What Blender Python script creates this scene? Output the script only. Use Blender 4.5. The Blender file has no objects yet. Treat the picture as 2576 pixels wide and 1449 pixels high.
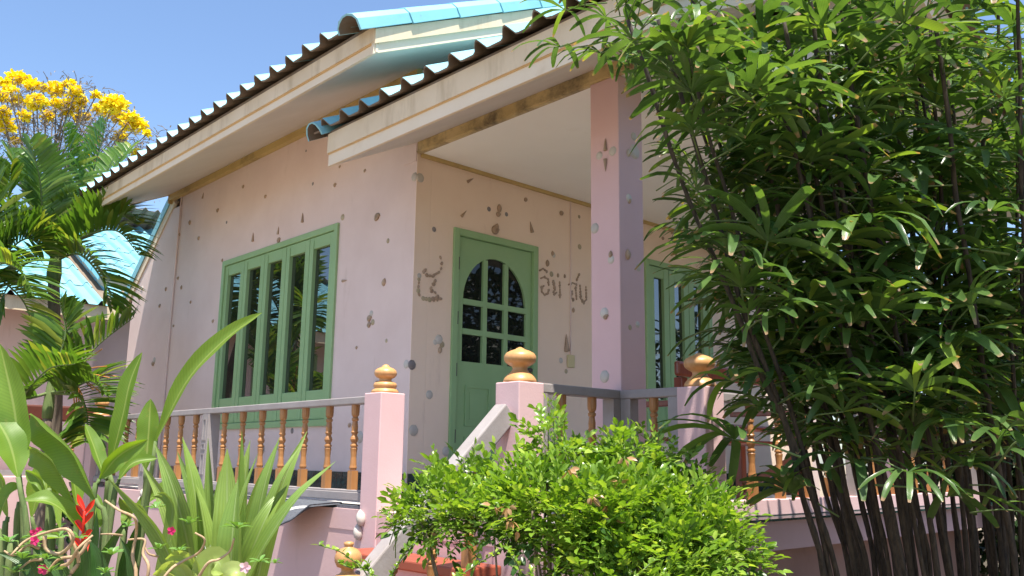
import bpy, math, random
from mathutils import Vector, Matrix, noise
R = random.Random(7)
sc = bpy.context.scene
COL = sc.collection
V = Vector

# ------------------------------------------------------------------ camera, world, sun, exposure
YAW, PITCH, ROLL, FPX = math.radians(47.0574), math.radians(10.981), math.radians(0.71), 2227.9
CAM = V((5.230, -3.864, 0.0))
_f = V((-math.sin(YAW)*math.cos(PITCH), math.cos(YAW)*math.cos(PITCH), math.sin(PITCH)))
_r0 = V((math.cos(YAW), math.sin(YAW), 0)); _u0 = _r0.cross(_f)
_r = _r0*math.cos(ROLL) + _u0*math.sin(ROLL); _u = -_r0*math.sin(ROLL) + _u0*math.cos(ROLL)
cd = bpy.data.cameras.new('camera'); cam = bpy.data.objects.new('camera', cd); COL.objects.link(cam)
cd.sensor_width = 36; cd.lens = 36*FPX/2576; cd.clip_end = 3000; cd.clip_start = 0.05
m = Matrix((_r, _u, -_f)).transposed().to_4x4(); m.translation = CAM; cam.matrix_world = m
sc.camera = cam
SUN = V((0.305, -0.135, 0.90)).normalized()
w = bpy.data.worlds.new('World'); sc.world = w; w.use_nodes = True
nt = w.node_tree; bg = nt.nodes['Background']
sky = nt.nodes.new('ShaderNodeTexSky'); sky.sky_type = 'NISHITA'; sky.sun_disc = False
sky.sun_elevation = math.asin(SUN.z); sky.sun_rotation = math.atan2(SUN.x, SUN.y)
sky.air_density = 1.0; sky.dust_density = 0.9; sky.ozone_density = 4.0
nt.links.new(sky.outputs[0], bg.inputs[0]); bg.inputs[1].default_value = 0.11
sl = bpy.data.lights.new('sun', 'SUN'); sun = bpy.data.objects.new('sun', sl); COL.objects.link(sun)
sl.energy = 4.4; sl.angle = math.radians(0.53); sl.color = (1.0, 0.94, 0.84)
sun.rotation_euler = SUN.to_track_quat('Z', 'Y').to_euler()
sc.view_settings.view_transform = 'Standard'; sc.view_settings.look = 'None'
sc.view_settings.exposure = 1.22; sc.view_settings.gamma = 1; sc.view_settings.use_curve_mapping = False
sc.cycles.max_bounces = 8; sc.cycles.diffuse_bounces = 5; sc.cycles.transmission_bounces = 4

GROUND, FLOOR = -1.55, -0.30
def at(x, y, d):          # a point at depth d (metres) seen along a direction from the camera
    return CAM + (_f + _r*((x-1288)/FPX) - _u*((y-724.5)/FPX))*d
def proj(p):
    d = p-CAM; z = d.dot(_f); return 1288+FPX*d.dot(_r)/z, 724.5-FPX*d.dot(_u)/z
def lateral(x, d):        # ground plan point
    p = at(x, 1113, d); return V((p.x, p.y, 0))

# ------------------------------------------------------------------ objects
WL = {}
def tag(o, label=None, cat=None, group=None, kind=None):
    if label: o['label'] = label
    if cat: o['category'] = cat
    if group: o['group'] = group
    if kind: o['kind'] = kind
    return o
def thing(name, label, cat, loc, group=None):
    o = bpy.data.objects.new(name, None); COL.objects.link(o); o.location = loc; WL[o] = V(loc)
    o.empty_display_size = 0.1
    return tag(o, label, cat, group)
def inst(name, mesh, loc, parent=None, rot=None, scale=None):
    o = bpy.data.objects.new(name, mesh); COL.objects.link(o)
    loc = V(loc); WL[o] = loc
    if parent: o.parent = parent; loc = loc - WL[parent]
    o.location = loc
    if rot is not None:
        if isinstance(rot, Matrix): rot = rot.to_euler()
        o.rotation_euler = rot
    if scale is not None: o.scale = scale if hasattr(scale, '__len__') else (scale,)*3
    return o

class MB:
    def __init__(s): s.v = []; s.f = []; s.uv = []; s.mi = []
    def quadf(s, idx, uv=None, mi=0): s.f.append(tuple(idx)); s.uv.append(uv); s.mi.append(mi)
    def hexa(s, P, mi=0):
        n = len(s.v); s.v += [V(p) for p in P]
        for q in ((0,3,2,1),(4,5,6,7),(0,1,5,4),(1,2,6,5),(2,3,7,6),(3,0,4,7)): s.quadf([n+i for i in q], None, mi)
        return s
    def box(s, x0, x1, y0, y1, z0, z1, mi=0):
        return s.hexa([(x0,y0,z0),(x1,y0,z0),(x1,y1,z0),(x0,y1,z0),(x0,y0,z1),(x1,y0,z1),(x1,y1,z1),(x0,y1,z1)], mi)
    def prism(s, poly, d, mi=0):          # polygon (list of points) swept by vector d
        n = len(s.v); k = len(poly); d = V(d); poly = [V(p) for p in poly]
        s.v += poly + [p+d for p in poly]
        s.quadf(range(n+k-1, n-1, -1), None, mi); s.quadf(range(n+k, n+2*k), None, mi)
        for i in range(k):
            j = (i+1) % k; s.quadf((n+i, n+j, n+k+j, n+k+i), None, mi)
        return s
    def beam(s, a, b, w, h, up=(0,0,1), mi=0):
        a, b = V(a), V(b); t = (b-a).normalized(); sd = t.cross(V(up)).normalized()*w/2; u = sd.cross(t).normalized()*h/2
        return s.hexa([a-sd-u, a+sd-u, b+sd-u, b-sd-u, a-sd+u, a+sd+u, b+sd+u, b-sd+u], mi)
    def lathe(s, c, prof, seg=14, mi=0):
        n = len(s.v); c = V(c)
        for z, r in prof:
            for i in range(seg):
                a = 2*math.pi*i/seg; s.v.append(c+V((r*math.cos(a), r*math.sin(a), z)))
        for k in range(len(prof)-1):
            for i in range(seg):
                j = (i+1) % seg; s.quadf((n+k*seg+i, n+k*seg+j, n+(k+1)*seg+j, n+(k+1)*seg+i), None, mi)
        s.quadf(range(n+seg-1, n-1, -1), None, mi); e = n+(len(prof)-1)*seg; s.quadf(range(e, e+seg), None, mi)
        return s
    def tube(s, pts, rad, seg=7, mi=0, wob=0):
        n = len(s.v); pts = [V(p) for p in pts]; k = len(pts)
        if not hasattr(rad, '__len__'): rad = [rad]*k
        ref = V((0.31, 0.22, 0.93))
        for i, p in enumerate(pts):
            t = (pts[min(i+1,k-1)]-pts[max(i-1,0)]).normalized()
            a = t.cross(ref).normalized(); b = t.cross(a)
            for j in range(seg):
                q = 2*math.pi*j/seg; rr = rad[i]*(1+wob*(R.random()-.5))
                s.v.append(p+a*(rr*math.cos(q))+b*(rr*math.sin(q)))
        for i in range(k-1):
            for j in range(seg):
                l = (j+1) % seg; s.quadf((n+i*seg+j, n+i*seg+l, n+(i+1)*seg+l, n+(i+1)*seg+j), [(j/seg,i/k)]*4, mi)
        s.quadf(range(n+seg-1, n-1, -1), None, mi); s.quadf(range(n+(k-1)*seg, n+k*seg), None, mi)
        return s
    def add(s, o, M, mi=None):
        n = len(s.v); s.v += [M @ p for p in o.v]
        for f, u, q in zip(o.f, o.uv, o.mi): s.quadf([n+i for i in f], u, q if mi is None else mi)
        return s
    def mesh(s, name, mat, smooth=False):
        me = bpy.data.meshes.new(name)
        me.from_pydata([tuple(p) for p in s.v], [], s.f)
        for q in (mat if isinstance(mat, (list, tuple)) else [mat]): me.materials.append(q)
        if any(s.mi): me.polygons.foreach_set('material_index', s.mi)
        if any(u is not None for u in s.uv):
            ul = me.uv_layers.new(name='UVMap'); flat = []
            for f, u in zip(s.f, s.uv):
                for i in range(len(f)): flat += list(u[i]) if u else [0.5, 0.5]
            ul.data.foreach_set('uv', flat)
        if smooth: me.polygons.foreach_set('use_smooth', [True]*len(me.polygons))
        me.update(); return me
    def build(s, name, mat, parent=None, smooth=False, bevel=0):
        lo = V((min(p.x for p in s.v), min(p.y for p in s.v), min(p.z for p in s.v)))
        hi = V((max(p.x for p in s.v), max(p.y for p in s.v), max(p.z for p in s.v)))
        c = V(((lo.x+hi.x)/2, (lo.y+hi.y)/2, lo.z)); s.v = [p-c for p in s.v]
        o = inst(name, s.mesh(name, mat, smooth), c, parent)
        if bevel:
            b = o.modifiers.new('bevel', 'BEVEL'); b.width = bevel; b.segments = 2; b.limit_method = 'ANGLE'
        return o

# ------------------------------------------------------------------ materials
def nodes(name):
    M = bpy.data.materials.new(name); M.use_nodes = True
    return M, M.node_tree, M.node_tree.nodes['Principled BSDF']
def N(t, typ, **k):
    n = t.nodes.new(typ)
    for a, b in k.items(): setattr(n, a, b)
    return n
def L(t, a, b): t.links.new(a, b)
def rgb(c): return (*c, 1)
def mixc(t, fac, a, b, mode='MIX'):
    n = N(t, 'ShaderNodeMix', data_type='RGBA', blend_type=mode)
    for s, x in ((n.inputs[0], fac), (n.inputs[6], a), (n.inputs[7], b)):
        if hasattr(x, 'is_linked'): L(t, x, s)
        elif isinstance(x, (int, float)): s.default_value = x
        else: s.default_value = rgb(x)
    return n.outputs[2]
def math_(t, op, a, b=None, c=None):
    n = N(t, 'ShaderNodeMath', operation=op)
    for s, x in zip(n.inputs, (a, b, c)):
        if x is None: continue
        if hasattr(x, 'is_linked'): L(t, x, s)
        else: s.default_value = x
    return n.outputs[0]
def ramp(t, x, lo, hi):
    n = N(t, 'ShaderNodeMapRange'); L(t, x, n.inputs[0]); n.inputs[1].default_value = lo; n.inputs[2].default_value = hi
    return n.outputs[0]
def noise_(t, scale, detail=4, vec=None, rough=.6):
    n = N(t, 'ShaderNodeTexNoise'); n.inputs['Scale'].default_value = scale; n.inputs['Detail'].default_value = detail
    n.inputs['Roughness'].default_value = rough
    if vec is None: vec = N(t, 'ShaderNodeNewGeometry').outputs['Position']
    L(t, vec, n.inputs['Vector']); return n.outputs[0]
def scaled(t, sx, sy, sz, obj=False):
    mp = N(t, 'ShaderNodeMapping'); mp.inputs['Scale'].default_value = (sx, sy, sz)
    src = N(t, 'ShaderNodeTexCoord').outputs['Object'] if obj else N(t, 'ShaderNodeNewGeometry').outputs['Position']
    L(t, src, mp.inputs[0]); return mp.outputs[0]
def bump(t, bs, h, strength, dist=.01):
    b = N(t, 'ShaderNodeBump'); b.inputs['Strength'].default_value = strength; b.inputs['Distance'].default_value = dist
    L(t, h, b.inputs['Height']); L(t, b.outputs[0], bs.inputs['Normal'])
def paint(name, c, c2=None, stain=None, rough=.6, bumpy=.15, scale=2.2, stain_lo=.58, stain_hi=.75, streak=False, spec=.3):
    M, t, b = nodes(name)
    col = mixc(t, ramp(t, noise_(t, scale), .35, .7), c, c2 or tuple(x*.9 for x in c))
    if stain:
        v = scaled(t, 3, 3, .6) if streak else None
        s = ramp(t, noise_(t, 1.6 if not streak else 2.0, 8, v, .7), stain_lo, stain_hi)
        col = mixc(t, s, col, stain)
    L(t, col, b.inputs['Base Color']); b.inputs['Roughness'].default_value = rough; b.inputs['Specular IOR Level'].default_value = spec
    if bumpy: bump(t, b, math_(t, 'ADD', noise_(t, 90, 3), math_(t, 'MULTIPLY', noise_(t, 7, 4), 1.6)), bumpy, .005)
    return M
def wood(name, c, c2, rough=.35, axis=(14, 14, 1.2), gloss=.5):
    M, t, b = nodes(name)
    n1 = noise_(t, 3, 6, scaled(t, *axis, obj=True), .65)
    rnd = N(t, 'ShaderNodeObjectInfo').outputs['Random']
    col = mixc(t, ramp(t, n1, .3, .75), c, c2)
    col = mixc(t, math_(t, 'MULTIPLY', rnd, .35), col, tuple(x*.6 for x in c2))
    L(t, col, b.inputs['Base Color']); b.inputs['Roughness'].default_value = rough
    b.inputs['Coat Weight'].default_value = gloss*.5; b.inputs['Coat Roughness'].default_value = .2
    bump(t, b, n1, .12, .003)
    return M
def leaf_mat(name, dark, light, trans=.35, stripe=0., tip=None, tip_lo=.93, rough=.38, rib=None, young=None, tcol=None, veins=0):
    M, t, b = nodes(name)
    uv = N(t, 'ShaderNodeTexCoord').outputs['UV']; sp = N(t, 'ShaderNodeSeparateXYZ'); L(t, uv, sp.inputs[0]); u, v = sp.outputs[0], sp.outputs[1]
    isl = N(t, 'ShaderNodeNewGeometry').outputs['Random Per Island']; rnd = N(t, 'ShaderNodeObjectInfo').outputs['Random']
    rr = math_(t, 'FRACT', math_(t, 'ADD', isl, rnd))
    fac = math_(t, 'MULTIPLY_ADD', ramp(t, noise_(t, 9), .3, .7), .4, math_(t, 'MULTIPLY', rr, .6))
    col = mixc(t, fac, dark, light)
    if young:
        col = mixc(t, math_(t, 'MULTIPLY', ramp(t, rr, .8, .95), .8), col, young)
    if stripe:
        s = math_(t, 'SINE', math_(t, 'MULTIPLY', u, 46.))
        col = mixc(t, math_(t, 'MULTIPLY', ramp(t, s, -.2, 1.), stripe), col, tuple(x*.55 for x in dark))
    if veins:
        sv = math_(t, 'SINE', math_(t, 'ADD', math_(t, 'MULTIPLY', v, 230.), math_(t, 'MULTIPLY', math_(t, 'ABSOLUTE', math_(t, 'SUBTRACT', u, .5)), -40.)))
        col = mixc(t, math_(t, 'MULTIPLY', ramp(t, sv, -.5, 1.), veins), col, tuple(x*.6 for x in dark))
        col = mixc(t, math_(t, 'MULTIPLY', ramp(t, noise_(t, 25, 6), .62, .75), .5), col, (.30,.27,.08))
    if rib:
        d = math_(t, 'ABSOLUTE', math_(t, 'SUBTRACT', u, .5))
        col = mixc(t, math_(t, 'MULTIPLY', ramp(t, d, .05, .02), .8), col, rib)
    if tip:
        e = math_(t, 'ADD', v, math_(t, 'MULTIPLY', rr, .12))
        e = math_(t, 'ADD', e, math_(t, 'MULTIPLY', math_(t, 'SUBTRACT', noise_(t, 40), .5), .10))
        col = mixc(t, ramp(t, e, tip_lo+.04, tip_lo+.09), col, tip)
    L(t, col, b.inputs['Base Color']); b.inputs['Roughness'].default_value = rough; b.inputs['Specular IOR Level'].default_value = .45
    if stripe > .1: bump(t, b, math_(t, 'SINE', math_(t, 'MULTIPLY', u, 46.)), .25, .002)
    tr = N(t, 'ShaderNodeBsdfTranslucent'); L(t, mixc(t, 1., col, tcol or (1.5, 1.5, .5), 'MULTIPLY'), tr.inputs[0])
    mx = N(t, 'ShaderNodeMixShader'); mx.inputs[0].default_value = trans
    L(t, b.outputs[0], mx.inputs[1]); L(t, tr.outputs[0], mx.inputs[2])
    L(t, mx.outputs[0], t.nodes['Material Output'].inputs[0])
    return M

PINK = paint('pink_wall_paint', (.735,.59,.55), (.675,.53,.49), stain=(.55,.42,.36), stain_lo=.60, stain_hi=.85, streak=True)
PEACH = paint('peach_pink_wall_paint', (.85,.67,.53), (.81,.63,.49), stain=(.62,.46,.36), stain_lo=.6, stain_hi=.9, streak=True)
PINKD = paint('pink_plinth_paint', (.66,.45,.44), (.60,.40,.39), stain=(.48,.33,.31), stain_lo=.55, stain_hi=.85, streak=True)
POST = paint('pink_post_paint', (.66,.455,.46), (.62,.42,.425), stain=(.52,.38,.36), stain_lo=.66, stain_hi=.9, streak=True)
BROWNP = paint('brown_pink_plinth', (.40,.25,.21), (.34,.21,.18), stain=(.22,.14,.12))
CREAM = paint('cream_board_eave_shade', (.72,.585,.41), (.64,.51,.34), stain=(.44,.33,.20), stain_lo=.5, stain_hi=.8, bumpy=.08, streak=True)  # darker cream holds the shade under the tile edge; streaks are stain
CREAMW = paint('cream_eave_board', (.76,.65,.50), (.72,.60,.44), stain=(.52,.37,.22), stain_lo=.6, stain_hi=.9, bumpy=.06)
ORANGE = paint('orange_joint', (.64,.43,.20), (.58,.4,.2), bumpy=0)
SOFFIT = paint('soffit_paint', (.70,.64,.56), (.64,.58,.5), bumpy=.05, stain=(.5,.44,.36), stain_lo=.6, stain_hi=.9)
CEIL = paint('ceiling_paint', (.90,.87,.80), (.87,.84,.77), bumpy=.03, stain=(.66,.6,.5), stain_lo=.62, stain_hi=.9)
MOULD = paint('yellow_mould', (.55,.40,.16), (.47,.33,.13), stain=(.2,.14,.06), stain_lo=.55, stain_hi=.72, bumpy=.1, scale=5)
MOULDB = paint('mouldy_beam_paint', (.60,.46,.24), (.5,.37,.17), stain=(.09,.07,.05), stain_lo=.46, stain_hi=.62, bumpy=.1, scale=4)
GREEN = paint('green_joinery_paint', (.285,.445,.215), (.255,.41,.19), rough=.45, bumpy=.05, spec=.4)
GREY = paint('grey_rail_paint', (.33,.30,.295), (.28,.25,.245), stain=(.26,.22,.2), stain_lo=.56, stain_hi=.75, bumpy=.2, scale=8)
FLOORM = paint('pale_floor_tile', (.78,.75,.73), (.73,.70,.68), rough=.3, bumpy=.03)
REDSTEP = paint('red_step_paint', (.36,.085,.045), (.28,.07,.04), stain=(.18,.06,.04), rough=.4, bumpy=.1)
TEAKRED = wood('red_brown_bench_wood', (.34,.075,.03), (.2,.04,.02), .3)
BALU = wood('varnished_orange_wood', (.47,.225,.08), (.33,.145,.045), .42, gloss=.2)
FINI = wood('light_varnished_wood', (.66,.36,.15), (.52,.26,.09), .42, axis=(12,12,5), gloss=.2)
MAT = paint('grey_mat_pile', (.12,.13,.15), (.08,.085,.1), rough=.95, bumpy=1.0, scale=60)
MATW = paint('white_mat_stripe', (.6,.58,.55), rough=.95, bumpy=.8)
DARK = paint('dark_metal', (.08,.07,.06), rough=.5, bumpy=0)
SWITCH = paint('yellowed_plastic', (.58,.50,.28), rough=.5, bumpy=0)
SOIL = paint('sandy_garden_soil', (.30,.245,.175), (.24,.19,.13), stain=(.12,.11,.05), rough=.95, bumpy=.8, scale=5)

def tile_mat(name, a, b_, rough=.42):
    M, t, b = nodes(name)
    rnd = N(t, 'ShaderNodeObjectInfo').outputs['Random']
    c = mixc(t, ramp(t, noise_(t, 3, 6), .3, .75), a, b_)
    c = mixc(t, math_(t, 'MULTIPLY', rnd, .35), c, tuple(min(1, x*1.25) for x in a))
    c = mixc(t, ramp(t, noise_(t, 14, 8, None, .75), .62, .8), c, (.16,.17,.15))
    L(t, c, b.inputs['Base Color']); b.inputs['Roughness'].default_value = rough; b.inputs['Specular IOR Level'].default_value = .5
    bump(t, b, noise_(t, 60, 4), .15, .003); return M
TEAL = tile_mat('teal_glazed_tile', (.22,.48,.55), (.17,.41,.49))
TILEUND = paint('tile_cement_underside', (.22,.17,.125), (.16,.12,.09), rough=.9, bumpy=.3)

def marble():
    M, t, b = nodes('green_marble_tile')
    n1 = noise_(t, 12, 8, None, .75)
    L(t, mixc(t, ramp(t, n1, .42, .72), (.008,.022,.022), (.035,.10,.09)), b.inputs['Base Color'])
    b.inputs['Roughness'].default_value = .15; return M
MARBLE = marble()
def glass(name, ior):
    M, t, b = nodes(name)
    b.inputs['Base Color'].default_value = (.012,.013,.012,1); b.inputs['Roughness'].default_value = .015
    b.inputs['IOR'].default_value = ior; b.inputs['Specular IOR Level'].default_value = .55
    bump(t, b, noise_(t, 1.2, 1), .03, .02)
    return M
GLASS = glass('dark_window_glass', 2.3); DGLASS = glass('dark_door_glass', 1.42)
def shellm(name, a, b_, s=30):
    M, t, b = nodes(name)
    rnd = N(t, 'ShaderNodeObjectInfo').outputs['Random']
    c = mixc(t, ramp(t, noise_(t, s, 4, scaled(t,1,1,3,obj=True)), .35, .7), a, b_)
    L(t, mixc(t, math_(t,'MULTIPLY',rnd,.5), c, tuple(x*.7 for x in b_)), b.inputs['Base Color']); b.inputs['Roughness'].default_value = .4; return M
SHB = shellm('brown_shell', (.50,.36,.25), (.34,.23,.15)); SHW = shellm('white_shell', (.60,.56,.51), (.48,.43,.37)); SHC = shellm('cream_shell', (.52,.44,.30), (.36,.28,.16))
SHG = shellm('grey_shell', (.30,.27,.26), (.19,.16,.16))
def bark(name, a, b_, sc_=(40,40,4)):
    M, t, b = nodes(name); n1 = noise_(t, 1, 6, scaled(t,*sc_), .7)
    L(t, mixc(t, ramp(t,n1,.35,.7), a, b_), b.inputs['Base Color']); b.inputs['Roughness'].default_value=.85; bump(t,b,n1,.8,.008); return M
CANE = bark('fibrous_cane', (.013,.010,.007), (.085,.06,.038), (70,70,9))
STEMG = bark('green_stem', (.09,.15,.04), (.16,.2,.07))
BARK = bark('grey_brown_bark', (.10,.075,.055), (.24,.19,.14))
TWIG = bark('pale_brown_stem', (.36,.23,.12), (.5,.36,.22))

HELI = leaf_mat('heliconia_leaf', (.12,.23,.03), (.20,.33,.05), .45, rib=(.30,.40,.12), tcol=(1.9,1.7,.35), veins=.2, rough=.45)
STRAP = leaf_mat('strap_leaf', (.12,.22,.035), (.26,.36,.08), .27, stripe=.18, rib=(.26,.34,.13))
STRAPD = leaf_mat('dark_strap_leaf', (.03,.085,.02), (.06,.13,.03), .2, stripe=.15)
PALE = leaf_mat('pale_rosette_leaf', (.30,.40,.10), (.42,.50,.18), .35, stripe=.04, rib=(.42,.5,.2))
RHAP = leaf_mat('lady_palm_leaf', (.024,.068,.018), (.16,.27,.075), .36, stripe=.25, tip=(.36,.23,.13), tip_lo=.955, young=(.22,.32,.05), rough=.26)
BUSH = leaf_mat('bush_leaflet', (.07,.165,.013), (.28,.43,.05), .40, rough=.28, rib=(.26,.40,.08), young=(.42,.52,.10))
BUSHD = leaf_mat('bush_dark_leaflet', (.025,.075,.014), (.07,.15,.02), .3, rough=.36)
DEADL = leaf_mat('dry_leaf', (.36,.19,.08), (.48,.30,.15), .25, tcol=(1.2,1.,.6))
PALM = leaf_mat('palm_leaflet', (.05,.125,.02), (.14,.245,.04), .42, rough=.36, young=(.26,.30,.05))
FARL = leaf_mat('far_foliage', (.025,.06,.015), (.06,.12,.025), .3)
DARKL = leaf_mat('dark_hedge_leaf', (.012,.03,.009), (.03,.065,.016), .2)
YEL = leaf_mat('yellow_blossom', (.93,.75,.008), (.95,.82,.03), .35, tcol=(1.,.9,.3), rough=.6)
GREYL = leaf_mat('grey_seed_twig_leaf', (.16,.13,.10), (.24,.20,.16), .3, tcol=(1,1,1))
ROSET = leaf_mat('desert_rose_leaf', (.10,.22,.04), (.18,.33,.08), .3)
REDB = leaf_mat('red_bract', (.62,.02,.012), (.72,.05,.02), .25, tcol=(1.2,.5,.4))
PINKF = leaf_mat('magenta_petal', (.55,.015,.11), (.68,.04,.18), .25, tcol=(1,.6,.8))
PALEF = leaf_mat('pale_pink_petal', (.75,.42,.48), (.82,.6,.62), .25, tcol=(1,.9,.9))
WHITEF = leaf_mat('white_petal', (.75,.72,.62), (.8,.78,.7), .25, tcol=(1,1,.9))

# ------------------------------------------------------------------ ground
g = MB(); n = 24
for i in range(n+1):
    for j in range(n+1):
        x = (i/n*2-1); y = (j/n*2-1); x = math.copysign(abs(x)**2.6, x)*600; y = math.copysign(abs(y)**2.6, y)*600
        g.v.append(V((x, y, GROUND)))
for i in range(n):
    for j in range(n): g.quadf((i*(n+1)+j, (i+1)*(n+1)+j, (i+1)*(n+1)+j+1, i*(n+1)+j+1))
tag(g.build('ground', SOIL), 'bare brown garden soil under the plants', 'ground', kind='structure')

BED = paint('dark_bed_soil', (.10,.07,.045), (.055,.04,.025), stain=(.05,.07,.025), rough=.95, bumpy=.8, scale=6)
q_ = MB(); q_.v = [V(p) for p in ((-8.5,-3.0,GROUND+.004),(4.4,-2.6,GROUND+.004),(8,-1.4,GROUND+.004),(18,-1,GROUND+.004),(18,18,GROUND+.004),(-8.5,18,GROUND+.004))]; q_.quadf(range(6))
tag(q_.build('garden_bed', BED), 'dark planted soil bed along the foot of the bungalow', 'flower bed', kind='structure')

# ------------------------------------------------------------------ roof tiles
PER = 0.235
def tile_profile(n_per=2):
    pr = []
    for k in range(n_per):
        for a, z in ((0.0,0.0),(.40,0.0),(.48,.010),(.56,.052),(.61,.066),(.67,.066),(.73,.054),(.92,.004)): pr.append(((k+a)*PER, z))
    pr.append((n_per*PER+.015, 0.0)); return pr
def tile_mesh(length, n_per=2, th=.011):
    b = MB(); pr = tile_profile(n_per); k = len(pr)
    for y in (0, length):
        for x, z in pr: b.v.append(V((x, y, z)))
        for x, z in pr: b.v.append(V((x, y, z-th)))
    for i in range(k-1):
        b.quadf((i, i+1, 2*k+i+1, 2*k+i)); b.quadf((k+i+1, k+i, 3*k+i, 3*k+i+1), None, 1)
        b.quadf((i+1, i, k+i, k+i+1), None, 1); b.quadf((2*k+i, 2*k+i+1, 3*k+i+1, 3*k+i), None, 1)
    b.quadf((0, 2*k, 3*k, k)); b.quadf((k-1, 2*k-1, 4*k-1, 3*k-1))
    return b.mesh('roof_tile', [TEAL, TILEUND])
TILE = tile_mesh(.93)
def cap_mesh(length=.50, skirt=-.045, prof=None):
    b = MB(); prof = prof or [(-.11,-.05),(-.105,.01),(-.07,.06),(-.02,.082),(.03,.082),(.075,.058),(.108,.008),(.118,skirt)]
    k = len(prof)
    for y, s in ((0,1.06),(length,.97)):
        for x, z in prof: b.v.append(V((x*s, y, z*s)))
        for x, z in prof: b.v.append(V((x*s*.86, y, z*s-.012 if z > 0 else z*s)))
    for i in range(k-1):
        b.quadf((i, i+1, 2*k+i+1, 2*k+i)); b.quadf((k+i+1, k+i, 3*k+i, 3*k+i+1), None, 1); b.quadf((i+1, i, k+i, k+i+1)); b.quadf((2*k+i, 2*k+i+1, 3*k+i+1, 3*k+i))
    b.quadf((0, 2*k, 3*k, k)); b.quadf((k-1, 2*k-1, 4*k-1, 3*k-1))
    return b.mesh('cap_tile', [TEAL, TILEUND])
CAP = cap_mesh(); VCAP = cap_mesh(.50, prof=[(-.11,-.05),(-.105,-.015),(-.07,.02),(-.02,.038),(.03,.038),(.08,.02),(.112,-.02),(.118,-.088)]); TILE1 = tile_mesh(.93, 1)
def roof_plane(parent, org, ax, down, nx, ny, pitch=.86, skip=None, mesh=None):
    """org = lower left corner, ax = unit vector along the eave, up-slope vector = -down; tiles as parts"""
    ax = V(ax).normalized(); up = -V(down).normalized(); nz = ax.cross(up).normalized()
    lift = math.atan2(.015, pitch)
    up2 = (up*math.cos(lift) - nz*math.sin(lift)).normalized(); nz2 = ax.cross(up2)
    M = Matrix((ax, up2, nz2)).transposed()
    for j in range(ny):
        for i in range(nx):
            if skip and skip(i, j): continue
            p = V(org) + ax*(i*2*PER) + up*(j*pitch) + nz*(.015 + R.uniform(-.002,.002))
            inst('roof_tile', mesh or TILE, p, parent, M)

# ------------------------------------------------------------------ bungalow
house = thing('bungalow', 'pink bungalow with teal tiled roof, green door and shells stuck on its walls', 'house', (0, 0, FLOOR))
SL = .472
def soff(y): return 2.985 + SL*y
# walls
wa = MB(); t0 = 0.14
wx0, wx1, wz0, wz1 = -3.235, -1.065, .252, 1.947
wa.box(-4.45, wx0, 0, t0, FLOOR, 2.985); wa.box(wx1, -.004, 0, t0, FLOOR, 2.985)
wa.box(wx0, wx1, 0, t0, FLOOR, wz0); wa.box(wx0, wx1, 0, t0, wz1, 2.985)
wallA = wa.build('front_wall', PINK, house)
wl = MB(); wl.prism([(-5.72,0,GROUND),(-4.452,0,GROUND),(-4.452,0,2.80),(-4.75,0,2.80),(-5.72,0,1.98)], (0,t0,0))
wallL = wl.build('side_wall', PINK, house)
wb = MB(); dy0, dy1, dz1 = .371, 1.291, 1.782; by0, by1, bz0, bz1 = 2.735, 3.82, .28, 1.925
wb.box(-t0, -.001, t0+.001, dy0, FLOOR, 2.31); wb.box(-t0, -.001, dy0, dy1, dz1, 2.31); wb.box(-t0, -.001, dy1, by0, FLOOR, 2.31)
wb.box(-t0, -.001, by0, by1, FLOOR, bz0); wb.box(-t0, -.001, by0, by1, bz1, 2.31); wb.box(-t0, -.001, by1, 5.9, FLOOR, 2.31)
wb.box(-.0039, -.001, .0, t0, FLOOR, 2.31)
wallB = wb.build('door_wall', PEACH, house)
gb = MB(); gb.prism([(-.002,t0+.001,2.311),(-.002,5.9,2.311),(-.002,5.9,2.98),(-.002,2.95,4.36),(-.002,t0+.001,3.03)], (-t0+.004,0,0))
gb.build('gable_wall', PINK, house)
bw = MB(); bw.box(-4.45, 0, 5.76, 5.9, GROUND, 2.9); bw.box(-4.45, -4.31, t0, 5.76, FLOOR, 2.9); bw.build('rear_wall', PINK, house)
# base tiles
TB = MB().box(0,.196,-.012,0,0,.19).mesh('base_tile', MARBLE); TB2 = MB().box(0,.012,0,.196,0,.19).mesh('base_tile', MARBLE)
for i in range(22): inst('base_tile', TB, (-4.42+i*.2, -.001, FLOOR+.003), wallA)
y = .004
while y < 5.6:
    if not (dy0-.196 < y < dy1): inst('base_tile', TB2, (.001, y, FLOOR+.003), wallB)
    y += .2
# vertical conduit strip and mouldings
b = MB(); b.tube([(-4.452,-.012,FLOOR),(-4.452,-.012,2.95)], .009, 6); b.build('conduit', PINK, wallA)
b = MB(); b.box(-4.70, .03, -.055, -.002, 2.895, 2.972); b.build('cornice', MOULD, house)
b = MB(); b.box(-4.72, -4.70, -.06, -.001, 2.86, 2.97); b.build('cornice', MOULD, house)
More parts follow.
